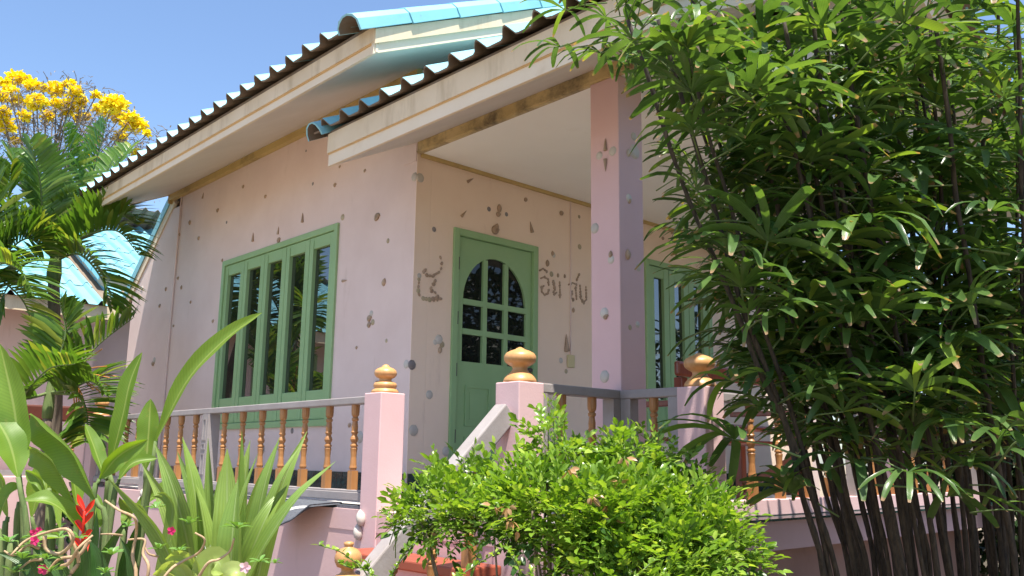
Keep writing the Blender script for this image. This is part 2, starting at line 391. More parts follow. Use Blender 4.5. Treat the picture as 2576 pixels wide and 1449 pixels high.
# main roof : soffit, fascia, tiles
ex0, ex1 = -4.73, .76
b = MB(); b.hexa([(ex0,-.9,soff(-.9)),(ex1-.03,-.9,soff(-.9)),(ex1-.03,-.001,soff(0)),(ex0,-.001,soff(0)),(ex0,-.9,soff(-.9)+.02),(ex1-.03,-.9,soff(-.9)+.02),(ex1-.03,-.001,soff(0)+.02),(ex0,-.001,soff(0)+.02)])
b.build('soffit', SOFFIT, house)
b = MB()
for y0, y1 in ((0.001,2.95),):
    b.hexa([(.0,y0,soff(y0)),(ex1-.03,y0,soff(y0)),(ex1-.03,y1,soff(y1)),(.0,y1,soff(y1)),(.0,y0,soff(y0)+.02),(ex1-.03,y0,soff(y0)+.02),(ex1-.03,y1,soff(y1)+.02),(.0,y1,soff(y1)+.02)])
    b.hexa([(.0,5.9,soff(0)),(ex1-.03,5.9,soff(0)),(ex1-.03,y1+.001,soff(y1)),(.0,y1+.001,soff(y1)),(.0,5.9,soff(0)+.02),(ex1-.03,5.9,soff(0)+.02),(ex1-.03,y1+.001,soff(y1)+.02),(.0,y1+.001,soff(y1)+.02)])
b.build('verge_soffit', SOFFIT, house)
zb = soff(-.9)
b = MB(); b.box(ex0, ex1, -.922, -.902, zb-.006, zb+.052); b.build('eave_board', CREAMW, house)
b = MB(); b.box(ex0, ex1+.003, -.930, -.902, zb+.052, zb+.060); b.build('joint_line', ORANGE, house)
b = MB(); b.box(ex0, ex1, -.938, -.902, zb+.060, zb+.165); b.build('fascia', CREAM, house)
# eave filler lath under the tiles (dark)
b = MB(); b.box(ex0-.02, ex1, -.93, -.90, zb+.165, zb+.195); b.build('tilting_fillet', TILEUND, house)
def verge(parent, X, y0, y1, zf, drop1=.06, drop2=.10, th=.025, sgn=1):
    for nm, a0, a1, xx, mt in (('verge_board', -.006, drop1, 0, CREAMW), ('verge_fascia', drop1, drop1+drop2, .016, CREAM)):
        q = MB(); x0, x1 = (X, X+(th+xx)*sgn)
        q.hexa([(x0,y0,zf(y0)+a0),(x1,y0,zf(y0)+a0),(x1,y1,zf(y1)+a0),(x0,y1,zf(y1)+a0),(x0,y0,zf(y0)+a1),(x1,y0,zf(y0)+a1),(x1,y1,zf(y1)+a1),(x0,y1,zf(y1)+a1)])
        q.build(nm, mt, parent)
verge(house, ex1-.03, -.935, 2.95, soff, sgn=1); verge(house, ex1-.03, 6.8, 2.95, lambda y: soff(5.9-y), sgn=1)
verge(house, ex0+.03, -.935, 2.95, soff, sgn=-1)
nrm = V((0,-SL,1)).normalized()
eave0 = V((-4.84, -1.0, 2.752))
up = V((0,1,SL)).normalized()
roof = MB(); b = roof
b.hexa([(ex0,-.92,soff(-.92)+.15),(ex1,-.92,soff(-.92)+.15),(ex1,2.94,soff(2.94)+.15),(ex0,2.94,soff(2.94)+.15),(ex0,-.92,soff(-.92)+.17),(ex1,-.92,soff(-.92)+.17),(ex1,2.94,soff(2.94)+.17),(ex0,2.94,soff(2.94)+.17)])
roofm = b.build('main_roof', TILEUND, house)
roof_plane(roofm, eave0, (1,0,0), (0,-1,-SL), 11, 5)
roof_plane(roofm, eave0+V((22*PER,0,0)), (1,0,0), (0,-1,-SL), 1, 5, mesh=TILE1)
roof_plane(roofm, V((.80, 6.90, 2.752)), (-1,0,0), (0,1,-SL), 12, 5)
M = Matrix((V((1,0,0)), up, V((1,0,0)).cross(up))).transposed()
for i in range(10):
    inst('cap_tile', VCAP, V((.672, -1.09, 2.712)) + up*(i*.445) + nrm*.02, roofm, M)
ML = M
M2 = Matrix((V((0,1,0)), V((-1,0,0)), V((0,0,1)))).transposed()
for i in range(13): inst('cap_tile', CAP, (.86-i*.45, 2.95, 4.64), roofm, M2)
# lean-to verge at the left end of the front wall
P0, P1 = V((-4.69,-.014,2.93)), V((-6.12,-.014,1.71)); dv = (P1-P0).normalized(); nv = V((-dv.z,0,dv.x)); nv = nv if nv.z > 0 else -nv
b = MB(); b.prism([P0-nv*.05, P1-nv*.05, P1-nv*.10, P0-nv*.10], (0,.03,0)); b.build('verge_board', CREAMW, house)
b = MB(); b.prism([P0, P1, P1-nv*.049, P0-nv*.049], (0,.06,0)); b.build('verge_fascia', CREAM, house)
for i in range(4):
    A0, A1 = P1-dv*(.002+i*.475), P1-dv*(.472+i*.475); b = MB(); b.prism([A0+nv*.001, A1+nv*.001, A1+nv*.095, A0+nv*.105], (0,.045,0)); b.v = [p+V((0,-.012,0)) for p in b.v]; b.build('verge_tile', TEAL, house)
M3 = Matrix((V((0,-1,0)), -dv, V((0,-1,0)).cross(-dv))).transposed()
for i in range(4): inst('cap_tile', CAP, P1+V((0,-.0,0))-dv*(i*.46)+nv*.02+V((0,.10,0)), house, M3, (.75,1,.8))
leanroof = MB(); leanroof.prism([P0+V((0,.05,0)), P1+V((0,.05,0)), P1+V((0,.05,0))-nv*.03, P0+V((0,.05,0))-nv*.03], (0,3.4,0)); lr = leanroof.build('lean_to_roof', TILEUND, house)
roof_plane(lr, P1+V((0,3.4,0))+nv*.01, (0,-1,0), dv, 7, 2)

# porch roof
PS = .5
def psoff(y): return 2.385 + PS*y
px0, px1 = 0.0, 3.0; PR = 1.86
def slab(q, x0, x1, y0, y1, z0f, th):
    q.hexa([(x0,y0,z0f(y0)),(x1,y0,z0f(y0)),(x1,y1,z0f(y1)),(x0,y1,z0f(y1)),(x0,y0,z0f(y0)+th),(x1,y0,z0f(y0)+th),(x1,y1,z0f(y1)+th),(x0,y1,z0f(y1)+th)])
pback = lambda y: psoff(2*PR-y)
b = MB(); slab(b, px0+.002, px1-.02, -.75, -.006, psoff, .018); b.build('porch_soffit', SOFFIT, house)
b = MB(); slab(b, 2.56, px1-.02, .0, PR, psoff, .018); slab(b, 2.56, px1-.02, 2*PR+.6, PR+.001, pback, .018); b.build('verge_soffit', SOFFIT, house)
zb = psoff(-.75)
b = MB(); b.box(px0, px1, -.772, -.752, zb-.006, zb+.078); b.build('eave_board', CREAMW, house)
b = MB(); b.box(px0, px1, -.778, -.752, zb+.078, zb+.085); b.build('joint_line', ORANGE, house)
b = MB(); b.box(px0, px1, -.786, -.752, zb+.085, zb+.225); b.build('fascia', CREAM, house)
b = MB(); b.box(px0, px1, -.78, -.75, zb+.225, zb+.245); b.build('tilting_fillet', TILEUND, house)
verge(house, px1-.02, -.79, PR, psoff, .085, .14); verge(house, px1-.02, 4.5, PR, pback, .085, .14)
b = MB(); slab(b, px0+.01, px1, -.77, PR-.01, lambda y: psoff(y)+.235, .015); slab(b, px0+.01, px1, 4.5, PR, lambda y: pback(y)+.235, .015)
proof = b.build('porch_roof', TILEUND, house)
upP = V((0,1,PS)).normalized(); nrP = V((0,-PS,1)).normalized()
roof_plane(proof, V((-.115,-.83,2.252)), (1,0,0), (0,-1,-PS), 7, 4, pitch=.80, skip=None)
roof_plane(proof, V((3.17, 2*PR+.83, 2.252)), (-1,0,0), (0,1,-PS), 7, 4, pitch=.80)
MP = Matrix((V((1,0,0)), upP, V((1,0,0)).cross(upP))).transposed()
for i in range(2): inst('cap_tile', CAP, V((-.075,-.86,2.245))+upP*(i*.445)+nrP*.005, proof, MP, (.8,1,.8))
upB = V((0,-1,PS)).normalized(); MB_ = Matrix((V((-1,0,0)), upB, V((-1,0,0)).cross(upB))).transposed()
for i in range(7):
    inst('cap_tile', CAP, V((3.03,-.87,2.25))+upP*(i*.445)+nrP*.03, proof, MP)
    inst('cap_tile', CAP, V((3.03,2*PR+.87,2.25))+upB*(i*.445)+V((0,PS,1)).normalized()*.03, proof, MB_)
# beam, ceiling, gable end, columns
b = MB(); b.box(.0, 2.56, -.004, .03, 2.294, 2.383); b.build('porch_beam', MOULDB, house)
b = MB(); b.box(.0, 2.56, -.012, -.004, 2.300, 2.310); b.build('beam_bead', MOULDB, house)
b = MB(); b.box(.001, 2.56, .031, 3.9, 2.297, 2.325); b.build('porch_ceiling', CEIL, house)
b = MB(); b.box(.001, .028, .031, 3.9, 2.270, 2.2965); b.build('cornice', MOULD, house)
b = MB(); b.prism([(2.50,0,2.33),(2.50,2*PR,2.33),(2.50,PR,psoff(PR)-.01)], (.06,0,0)); b.build('porch_gable', SOFFIT, house)
COLW = []
for y0 in (.0, 3.5):
    b = MB(); b.box(1.768, 1.992, y0, y0+.224, FLOOR, 2.2935); COLW.append(b.build('column', POST, house, bevel=.006))
# square plaster patch at the corner
b = MB(); b.box(-.165, -.01, -.006, -.0005, 2.235, 2.38); b.build('plaster_patch', PINK, wallA)

# windows
def window(parent, org, axv, outv, W, H, n, frame=.055, stile=.07):
    ax, ou = V(axv), V(outv)
    def bx(q, a0, a1, d0, d1, z0, z1):
        P = []
        for z in (z0, z1):
            for a, d in ((a0,d0),(a1,d0),(a1,d1),(a0,d1)): P.append(V(org)+ax*a+ou*d+V((0,0,z)))
        q.hexa(P)
    q = MB(); bx(q,0,frame,-.06,.022,0,H); bx(q,W-frame,W,-.06,.022,0,H); bx(q,frame,W-frame,-.06,.022,H-frame,H); bx(q,frame,W-frame,-.06,.022,0,frame)
    win = q.build('window', GREEN, parent, bevel=.004)
    sw = (W-2*frame)/n
    for i in range(n):
        a = frame+i*sw+.004; c = a+sw-.008; q = MB(); z0, z1 = frame+.004, H-frame-.004
        bot, top = .24, .105
        bx(q,a,a+stile,-.045,.006,z0,z1); bx(q,c-stile,c,-.045,.006,z0,z1); bx(q,a+stile,c-stile,-.045,.006,z1-top,z1); bx(q,a+stile,c-stile,-.045,.006,z0,z0+bot)
        bx(q,a+stile-.012,a+stile+.002,.006,.012,z0+.03,z1-.03)
        q.build('sash', GREEN, win, bevel=.003)
        q = MB(); bx(q,a+stile,c-stile,-.03,-.022,z0+bot,z1-top); q.build('glass_pane', GLASS, win)
    return win
window(wallA, (wx0,0,wz0), (1,0,0), (0,-1,0), wx1-wx0, wz1-wz0, 5)
window(wallB, (0,by1,bz0), (0,-1,0), (1,0,0), by1-by0, bz1-bz0, 3, stile=.085)
# door : frame, leaf with arched nine pane light
q = MB(); f = .055
for a, b_ in ((dy0,dy0+f),(dy1-f,dy1)): q.box(-.08,.018,a,b_,FLOOR,dz1)
q.box(-.08,.018,dy0+f,dy1-f,dz1-f,dz1)
q.build('door_frame', GREEN, house, bevel=.004)
DX = -.012
ly0, ly1, lz1 = dy0+f+.004, dy1-f-.004, dz1-f-.004
gy0, gy1, gz0, gzs, gzt = .482, 1.162, .742, 1.22, 1.60     # glazed light: bottom, spring line, crown
gy0 += .01; gy1 += .01
cy = (gy0+gy1)/2; ra = (gy1-gy0)/2; rb = gzt-gzs
arc = [(cy+ra*math.cos(math.pi*i/20), gzs+rb*math.sin(math.pi*i/20)) for i in range(21)]   # right to left over the crown
q = MB()
def fan(q, x0, x1):
    top = [(ly1 + (ly0-ly1)*i/20, lz1) for i in range(21)]
    for i in range(20):
        a, b_, c, d = arc[i], arc[i+1], top[i+1], top[i]
        q.hexa([(x0,a[0],a[1]),(x1,a[0],a[1]),(x1,b_[0],b_[1]),(x0,b_[0],b_[1]),(x0,d[0],d[1]),(x1,d[0],d[1]),(x1,c[0],c[1]),(x0,c[0],c[1])])
fan(q, DX-.04, DX)
q.prism([(DX,gy1,gz0),(DX,ly1,gz0),(DX,ly1,lz1),(DX,gy1,gzs)], (-.04,0,0)); q.prism([(DX,ly0,gz0),(DX,gy0,gz0),(DX,gy0,gzs),(DX,ly0,lz1)], (-.04,0,0))
q.box(DX-.04, DX, ly0, ly1, FLOOR+.01, gz0)
door = q.build('door', GREEN, house)
mw = .022
ys = [gy0+(gy1-gy0)/3, gy0+2*(gy1-gy0)/3]; zs = [gz0+.235, gz0+.47]
q = MB()
for yy in ys:
    h = gzs+rb*math.sqrt(max(0,1-((yy-cy)/ra)**2)); q.box(DX-.02, DX+.006, yy-mw, yy+mw, gz0, h-.004)
for zz in zs:
    a = [gy0, ys[0]-mw, ys[0]+mw, ys[1]-mw, ys[1]+mw, gy1]
    for i in (0,2,4): q.box(DX-.02, DX+.005, a[i], a[i+1], zz-mw, zz+mw)
q.build('glazing_bar', GREEN, door)
def pane(poly):
    q = MB(); q.prism([(DX-.024, p[0], p[1]) for p in poly], (.006,0,0)); q.build('glass_pane', DGLASS, door)
a = [gy0, ys[0]-mw, ys[0]+mw, ys[1]-mw, ys[1]+mw, gy1]; zz_ = [gz0, zs[0]-mw, zs[0]+mw, zs[1]-mw, zs[1]+mw]
for i in (0,2,4):
    for k in (0,2): pane([(a[i],zz_[k]),(a[i+1],zz_[k]),(a[i+1],zz_[k+1]),(a[i],zz_[k+1])])
    top = []
    for s in range(9):
        yy = a[i+1]+(a[i]-a[i+1])*s/8; top.append((yy, gzs+rb*math.sqrt(max(0,1-((yy-cy)/ra)**2))+.004))
    pane([(a[i],zz_[4]),(a[i+1],zz_[4])]+top)
for (z0, z1) in ((FLOOR+.12, .17), (.25, .56)):
    for (a0, a1) in ((ly0+.10, cy-.045), (cy+.045, ly1-.10)):
        q = MB()
        q.box(DX+.001,DX+.009,a0,a0+.018,z0,z1); q.box(DX+.001,DX+.009,a1-.018,a1,z0,z1); q.box(DX+.001,DX+.009,a0+.018,a1-.018,z1-.018,z1); q.box(DX+.001,DX+.009,a0+.018,a1-.018,z0,z0+.018)
        q.box(DX+.001,DX+.005,a0+.05,a1-.05,z0+.05,z1-.05)
        q.build('door_panel', GREEN, door)
for z in (1.45, 1.02, .62, .12):
    q = MB(); q.tube([(.012,dy0+f-.004,z),(.012,dy0+f-.004,z+.10)], .008, 6); q.build('hinge', DARK, door)
q = MB(); q.tube([(DX+.0,ly1-.06,.72),(DX+.05,ly1-.06,.72)], .012, 8); q.lathe((DX+.055,ly1-.06,.70),[(0,.012),(.012,.026),(.03,.026),(.04,.012)],8); q.build('handle', DARK, door, True)
# switch plate and wire
q = MB(); q.box(.001,.016,1.655,1.745,.785,.895); q.build('light_switch', SWITCH, wallB, bevel=.006)
q = MB(); q.tube([(.006,1.70,.90),(.006,1.70,2.28)], .006, 5); q.build('conduit', PINK, wallB)

# floor slabs, plinth
q = MB(); q.box(-4.2, 2.06, -.85, -.001, FLOOR-.12, FLOOR); q.build('veranda_slab', PINKD, house)
q = MB(); q.box(-4.2, 2.06, -.846, -.03, GROUND, FLOOR-.121); q.build('plinth_wall', PINKD, house); PLINTH = house.children[-1]
q = MB(); q.box(.001, 2.55, .0, 3.95, FLOOR-.15, FLOOR-.004); q.build('porch_slab', PINKD, house)
FT = MB().box(.004,.296,.004,.296,0,.008).mesh('floor_tile', FLOORM)
for i in range(8):
    for j in range(13): inst('floor_tile', FT, (.10+i*.3, .01+j*.3, FLOOR-.004), house)
for i in range(21):
    for j in range(2): inst('floor_tile', FT, (-4.15+i*.3, -.70+j*.3, FLOOR), house)
q = MB(); q.box(2.551, 2.60, -.02, 3.95, FLOOR-.16, FLOOR-.002); q.build('edge_beam', POST, house)
q = MB(); q.box(2.0, 2.62, -.045, -.021, FLOOR-.16, FLOOR-.002); q.build('edge_beam', POST, house)
LT = MB().box(0,.22,0,.196,0,.012).mesh('ledge_tile', MARBLE)
for i in range(20): inst('ledge_tile', LT, (2.44, -.02+i*.2, FLOOR-.001), house)
q = MB(); q.box(.001, 2.40, .0, 3.95, GROUND, FLOOR-.151); q.build('plinth_wall', BROWNP, house)
q = MB(); q.box(2.42, 2.50, .16, 3.9, FLOOR+.012, FLOOR+.10); q.build('kerb', POST, house, bevel=.005)

# ------------------------------------------------------------------ shells
def shell_auger():
    b = MB(); pr = [(0,.003)]; 
    for i in range(9): z = (i+.5)/9; r = .17*(1-z)**.9+.01; pr += [(z-.045, r*.82), (z, r)]
    b.lathe((0,0,0), sorted(pr), 9); return b
def shell_clam():
    b = MB(); n = 8; k = 16; b.v.append(V((0,0,.17)))
    for i in range(1, n+1):
        r = i/n*.5; h = .17*math.sqrt(max(0,1-(i/n)**2))
        for j in range(k):
            a = 2*math.pi*j/k; rr = r*(1+.06*(j % 2))*(1+.18*math.sin(a)); b.v.append(V((rr*math.cos(a)*.95, rr*math.sin(a), h)))
    for j in range(k): b.quadf((0, 1+j, 1+(j+1) % k))
    for i in range(n-1):
        for j in range(k): b.quadf((1+i*k+j, 1+(i+1)*k+j, 1+(i+1)*k+(j+1) % k, 1+i*k+(j+1) % k))
    return b
def shell_olive():
    b = MB(); b.lathe((0,0,-.5), [(0,.02),(.06,.14),(.2,.25),(.45,.31),(.7,.26),(.88,.14),(1,.02)], 10); return b
def shell_snail():
    b = MB(); pts = []; rad = []
    for i in range(26): a = i/25*4.4*math.pi; r = .36*(1-i/25)**.8; pts.append(V((r*math.cos(a), r*math.sin(a), .32*(i/25)))); rad.append(.22*(1-i/25)**.8+.02)
    b.tube(pts, rad, 7); return b
KINDS = {'a': (shell_auger(), SHB), 'c': (shell_clam(), SHC), 'w': (shell_clam(), SHW), 'o': (shell_olive(), SHW), 's': (shell_snail(), SHB), 'd': (shell_clam(), SHG), 'p': (shell_olive(), SHB)}
SH = {k: v[0].mesh('seashell', v[1], True) for k, v in KINDS.items()}
SHG_ = {k: KINDS['p' if k == 'p' else k][0].mesh('seashell', SHG, True) for k in 'ps'}
def shell(parent, face, a, z, kind, size, ang=0, off=0):
    """face 'A': wall in plane Y=off facing -Y, a = X;  'B': wall in plane X=off facing +X, a = Y"""
    if face == 'A': ax, nz, p = V((1,0,0)), V((0,-1,0)), V((a, off, z))
    else: ax, nz, p = V((0,1,0)), V((1,0,0)), V((off, a, z))
    s = size
    th = math.radians(ang)
    d = (ax*math.sin(th) + V((0,0,1))*math.cos(th))           # long axis lies in the wall
    if kind in 'aop':
        side = d.cross(nz); Mx = Matrix((side, nz*(1), d)).transposed(); Mx = Matrix((nz.cross(d), nz, d)).transposed()
        p = p + nz*(s*.05)
    else:
        e = nz.cross(d); Mx = Matrix((d.cross(nz), d, nz)).transposed()
    inst('seashell', SH[kind], p, parent, Mx, s*.8)
def wallpt(x, y, face, off=0.0):      # where a sight line meets that wall
    d = _f + _r*((x-1288)/FPX) - _u*((y-724.5)/FPX)
    t = (off-CAM.y)/d.y if face == 'A' else (off-CAM.x)/d.x
    p = CAM + d*t; return (p.x if face == 'A' else p.y), p.z
for x, y, k, s, an in ((510,500,'a',.09,10),(548,530,'s',.06,0),(500,600,'s',.06,0),(570,560,'d',.04,0),(612,470,'s',.05,0),(668,495,'s',.05,0),(560,655,'p',.05,20),
    (637,608,'a',.12,5),(700,590,'a',.10,10),(702,605,'s',.07,0),(762,560,'a',.12,3),(843,466,'s',.05,0),(862,548,'c',.07,0),(950,546,'s',.08,0),(947,550,'s',.06,0),(787,463,'d',.04,0),
    (976,607,'c',.05,0),(862,707,'a',.09,100),(967,710,'p',.08,10),(934,790,'w',.06,0),(930,802,'s',.07,0),(938,812,'c',.06,0),(929,818,'s',.06,0),(972,858,'c',.04,0),(897,875,'s',.035,0),
    (950,958,'a',.10,195),(1022,918,'w',.08,0),(388,908,'w',.09,0),(386,915,'s',.08,0),(402,770,'s',.06,0),(418,727,'p',.06,0),(457,723,'p',.06,0),(478,560,'p',.07,0),(452,590,'p',.05,0),(437,820,'s',.04,0),
    (536,808,'s',.05,0),(448,700,'s',.05,0),(358,726,'w',.07,0),(352,748,'p',.08,0),(905,1102,'w',.12,0),(735,1085,'d',.06,0),(663,1130,'o',.10,10),(698,1125,'w',.08,0),(612,1140,'w',.07,0),(880,1070,'s',.05,0),
    (1043,447,'w',.09,0),(770,380,'d',.03,0),(828,365,'s',.04,0),(855,420,'s',.035,0),(918,430,'s',.04,0),(520,880,'s',.05,0),(480,760,'p',.05,30),(655,1060,'s',.05,0)):
    a, z = wallpt(x, y, 'A'); shell(wallA if a > -4.45 else wallL, 'A', a, z, k, s, an + R.uniform(-8,8))
for x, y, k, s, an in ((1057,449,'w',.09,0),(1175,458,'a',.10,55),(1160,545,'a',.10,45),(1230,527,'d',.05,0),(1255,524,'p',.09,0),(1253,540,'s',.06,0),(1274,540,'d',.045,0),(1245,580,'s',.10,0),(1248,572,'p',.09,20),
    (1338,586,'a',.13,-20),(1322,503,'s',.05,0),(1092,578,'d',.05,0),(1412,537,'s',.06,0),(1457,546,'c',.04,0),(1458,622,'c',.06,0),(1391,640,'c',.055,0),(1104,856,'w',.09,0),(1112,868,'c',.06,0),(1095,862,'w',.05,0),(1106,880,'p',.07,0),
    (1424,885,'a',.20,2),(1411,908,'w',.06,0),(1436,908,'w',.06,0),(1424,935,'c',.05,0),(1036,920,'d',.09,0),(1080,995,'w',.08,0),(1122,1138,'w',.09,0),(1667,600,'s',.05,0),(1690,585,'s',.05,0),(1700,640,'s',.05,0),(1040,1085,'w',.10,0)):
    a, z = wallpt(x, y, 'B'); shell(wallB, 'B', a, z, k, s, an + R.uniform(-6,6))
# figure left of the door and the two Thai words right of it, strung from small shells
def string(pts, step=.022, kinds='psp', size=.036):
    pts = [wallpt(1022.2+.1984*a, 543+.1984*b_, 'B') for a, b_ in pts]; acc = 0; prev = pts[0]; out = [prev]
    for p in pts[1:]:
        d = math.hypot(p[0]-prev[0], p[1]-prev[1]); k = max(1, round(d/step))
        for i in range(1, k+1): out.append((prev[0]+(p[0]-prev[0])*i/k, prev[1]+(p[1]-prev[1])*i/k))
        prev = p
    for i, (a, z) in enumerate(out):
        b_ = out[min(i+1, len(out)-1)]; c = out[max(i-1, 0)]
        an = math.degrees(math.atan2(b_[0]-c[0], b_[1]-c[1])) if len(out) > 1 else 0
        shell(wallB, 'B', a, z, R.choice(kinds), size*R.uniform(.85,1.2), an)
string([(430,530),(447,600),(438,670),(405,720),(350,750)], .03, 'pps', .04)
string([(330,765),(260,755),(215,715),(235,690)], .03, 'pps', .042)
string([(165,765)], .03, 'w', .05); string([(160,800),(150,900)], .04, 'pc', .035)
string([(150,945),(160,1000),(210,1045),(290,1062),(380,1050),(430,1052)], .03, 'ppcs', .045)
string([(360,830),(345,865),(310,920),(320,950)], .03, 'ps', .042); string([(365,975),(395,1020)], .03, 'ps', .04)
string([(1850,475)], .03, 'p', .06); string([(1868,505)], .03, 'w', .055); string([(1785,600)], .03, 'p', .08)
string([(1695,690),(1735,670),(1775,705)], .022); string([(1840,745)], .03, 'c', .05); string([(1920,755)], .03, 'p', .05); string([(2005,765)], .03, 'p', .05)
string([(1710,790),(1750,775),(1795,805),(1803,870)], .022); string([(1805,940),(1790,985),(1750,1000),(1715,960),(1715,910),(1740,890)], .022)
string([(1860,830),(1872,880),(1880,930)], .022); string([(1865,960),(1870,1000),(1900,975)], .022); string([(1942,850),(1946,940),(1946,1030)], .022)
string([(2185,750),(2160,810)], .022, 'p', .045); string([(2060,870),(2110,850),(2150,870)], .022); string([(2145,910),(2150,980),(2155,1050)], .024); string([(2100,960),(2085,1040),(2110,1060)], .024)
string([(2200,890),(2205,960),(2210,1050),(2245,1100),(2280,1060),(2278,980),(2275,905)], .022); string([(2115,1195)], .03, 'p', .05)
for x, y, k, s, an in ((1524,380,'a',.13,0),(1524,400,'a',.13,180),(1509,392,'w',.08,-60),(1540,382,'w',.09,50),(1491,578,'w',.10,0),(1537,640,'p',.07,0),(1537,655,'w',.08,0),(1520,790,'w',.10,0),(1524,797,'s',.06,0),(1521,950,'w',.11,0)):
    a, z = wallpt(x, y, 'A', 0.0); shell(COLW[0], 'A', min(max(a,1.80),1.96), z, k, s*.8, an)
for x, y, k, s, an in ((1594,345,'w',.08,0),(1580,385,'o',.08,0),(1596,385,'w',.14,0),(1582,500,'w',.08,0),(1578,640,'p',.10,0),(1606,675,'w',.07,0),(1585,825,'c',.05,0),(1604,818,'w',.06,0),(1583,505,'p',.06,0)):
    a, z = wallpt(x, y, 'B', 1.992); shell(COLW[0], 'B', min(max(a,.03),.20), z, k, s*.8, an, 1.992)
for x, y, s in ((914,1302,.12),(907,1338,.12),(508,1258,.10),(363,1240,.09),(357,1258,.09)):
    a, z = wallpt(x, y, 'A', -.85); shell(PLINTH, 'A', a, z, 'o', s, R.uniform(-12,12), -.862)

# ------------------------------------------------------------------ balustrades
BAL = [(.0,.023),(.115,.023),(.12,.019),(.135,.024),(.150,.021),(.20,.0175),(.235,.020),(.255,.023),(.262,.017),(.268,.024),(.276,.024),(.282,.017),(.292,.017),(.30,.022),(.312,.026),(.326,.022),(.334,.017),(.345,.017),(.350,.021),(.358,.023),(.364,.019),(.39,.0205),(.425,.016),(.433,.022),(.444,.022),(.45,.015),(.465,.024),(.49,.026),(.53,.026)]
def baluster_mesh(h):
    b = MB(); k = h/.53; b.lathe((0,0,0), [(z*k, r) for z, r in BAL[2:]], 12); b.box(-.023,.023,-.023,.023,0,.118*k)
    return b.mesh('baluster', BALU, False)
def smooth_mesh(me):
    me.polygons.foreach_set('use_smooth', [len(p.vertices) == 4 and abs(p.normal.z) < .9 for p in me.polygons]); return me
BM = baluster_mesh(.53)
FIN1 = [(0,.083),(.012,.082),(.024,.070),(.03,.060),(.034,.068),(.048,.071),(.062,.066),(.068,.045),(.078,.036),(.088,.038),(.095,.055),(.108,.066),(.122,.069),(.138,.064),(.150,.048),(.158,.026),(.163,.022),(.170,.018),(.175,.004)]
FIN2 = [(0,.085),(.010,.085),(.022,.080),(.034,.070),(.042,.062),(.050,.052),(.060,.042),(.070,.038),(.080,.040),(.092,.062),(.105,.078),(.120,.083),(.136,.082),(.150,.072),(.162,.050),(.170,.026),(.176,.018),(.182,.004)]
FIN3 = [(0,.053),(.014,.054),(.024,.050),(.030,.034),(.040,.026),(.052,.028),(.058,.045),(.078,.055),(.095,.057),(.112,.052),(.128,.038),(.136,.020),(.142,.017),(.146,.021),(.156,.020),(.160,.006)]
def newel(label, x0, y0, top, fin, wdt=.175, fmat=FINI, zb=GROUND):
    t = thing('newel_post', label, 'post', (x0+wdt/2, y0+wdt/2, zb), 'pink newel posts with turned wooden finials')
    q = MB(); q.box(x0, x0+wdt, y0, y0+wdt, zb, top); q.build('post_shaft', POST, t, bevel=.006)
    q = MB(); q.lathe((x0+wdt/2, y0+wdt/2, top), fin, 24); f_ = q.build('finial', fmat, t, True)
    return t
newel('pink post left of the stairs whose right face is sunlit, wooden finial with a ring', .700, -.853, .384, FIN1)
newel('pink post at the head of the sloping handrail, right of the stairs', 1.880, -.853, .384, FIN2)
newel('pink post between two grey railings behind the shrub, striped by palm shadows', 2.405, -.045, .386, FIN2)
newel('pink post at the far left end of the long veranda railing', -4.20, -.853, .384, FIN1)

RAILZ, RAILB = .372, -.192
bal = thing('balustrade', 'long grey veranda railing with orange turned balusters below the green window', 'railing', (-1.7, -.77, FLOOR))
YR = -.768
q = MB(); q.box(-4.02, .699, YR-.04, YR+.04, RAILZ-.045, RAILZ); q.build('top_rail', GREY, bal, bevel=.006)
q = MB(); q.box(-4.02, .699, YR-.045, YR+.045, RAILB-.062, RAILB-.012); q.box(-4.02,.699,YR-.03,YR+.03,RAILB-.012,RAILB); q.build('bottom_rail', GREY, bal, bevel=.004)
def greypost(parent, x, y, w_=.10, z0=FLOOR, z1=RAILZ-.046, fl=True):
    q = MB(); q.box(x-w_/2, x+w_/2, y-w_/2, y+w_/2, z0, z1)
    if fl:
        for zz, hh in ((FLOOR+.16,.16),(FLOOR+.35,.05),(FLOOR+.42,.17)):
            q.box(x-w_/2+.02, x-w_/2+.03, y-w_/2-.006, y-w_/2, zz, zz+hh); q.box(x+w_/2-.03, x+w_/2-.02, y-w_/2-.006, y-w_/2, zz, zz+hh)
            q.box(x-w_/2+.03, x+w_/2-.03, y-w_/2-.006, y-w_/2, zz, zz+.01); q.box(x-w_/2+.03, x+w_/2-.03, y-w_/2-.006, y-w_/2, zz+hh-.01, zz+hh)
    return q.build('rail_post', GREY, parent)
for x in (-2.78, -1.57): greypost(bal, x, YR)
greypost(bal, -3.97, YR, .06, fl=False); greypost(bal, .675, YR, .045, fl=False)
for x in [-1.33+.302*i for i in range(7)] + [-1.85-.29*i for i in range(3)] + [-3.08-.28*i for i in range(3)]:
    inst('baluster', BM, (x, YR, RAILB), bal, (0,0,R.uniform(0,.1)), (1,1,(RAILZ-.045-RAILB)/.53))
b2 = thing('balustrade', 'short grey railing running from the stair post back to the column', 'railing', (1.967, -.4, FLOOR))
XR = 1.967
def railY(parent, X, y0, y1, balys, posts, z1=RAILZ, zb=RAILB, wd=.08):
    q = MB(); q.box(X-wd/2, X+wd/2, y0, y1, z1-.05, z1); q.build('top_rail', GREY, parent, bevel=.006)
    q = MB(); q.box(X-wd/2, X+wd/2, y0, y1, zb-.062, zb); q.build('bottom_rail', GREY, parent, bevel=.004)
    for y in posts: q = MB(); q.box(X-.04, X+.04, y-.035, y+.035, FLOOR, z1-.051); q.build('rail_post', GREY, parent)
    for y in balys: inst('baluster', BM, (X, y, zb), parent, None, (1,1,(z1-.05-zb)/.53))
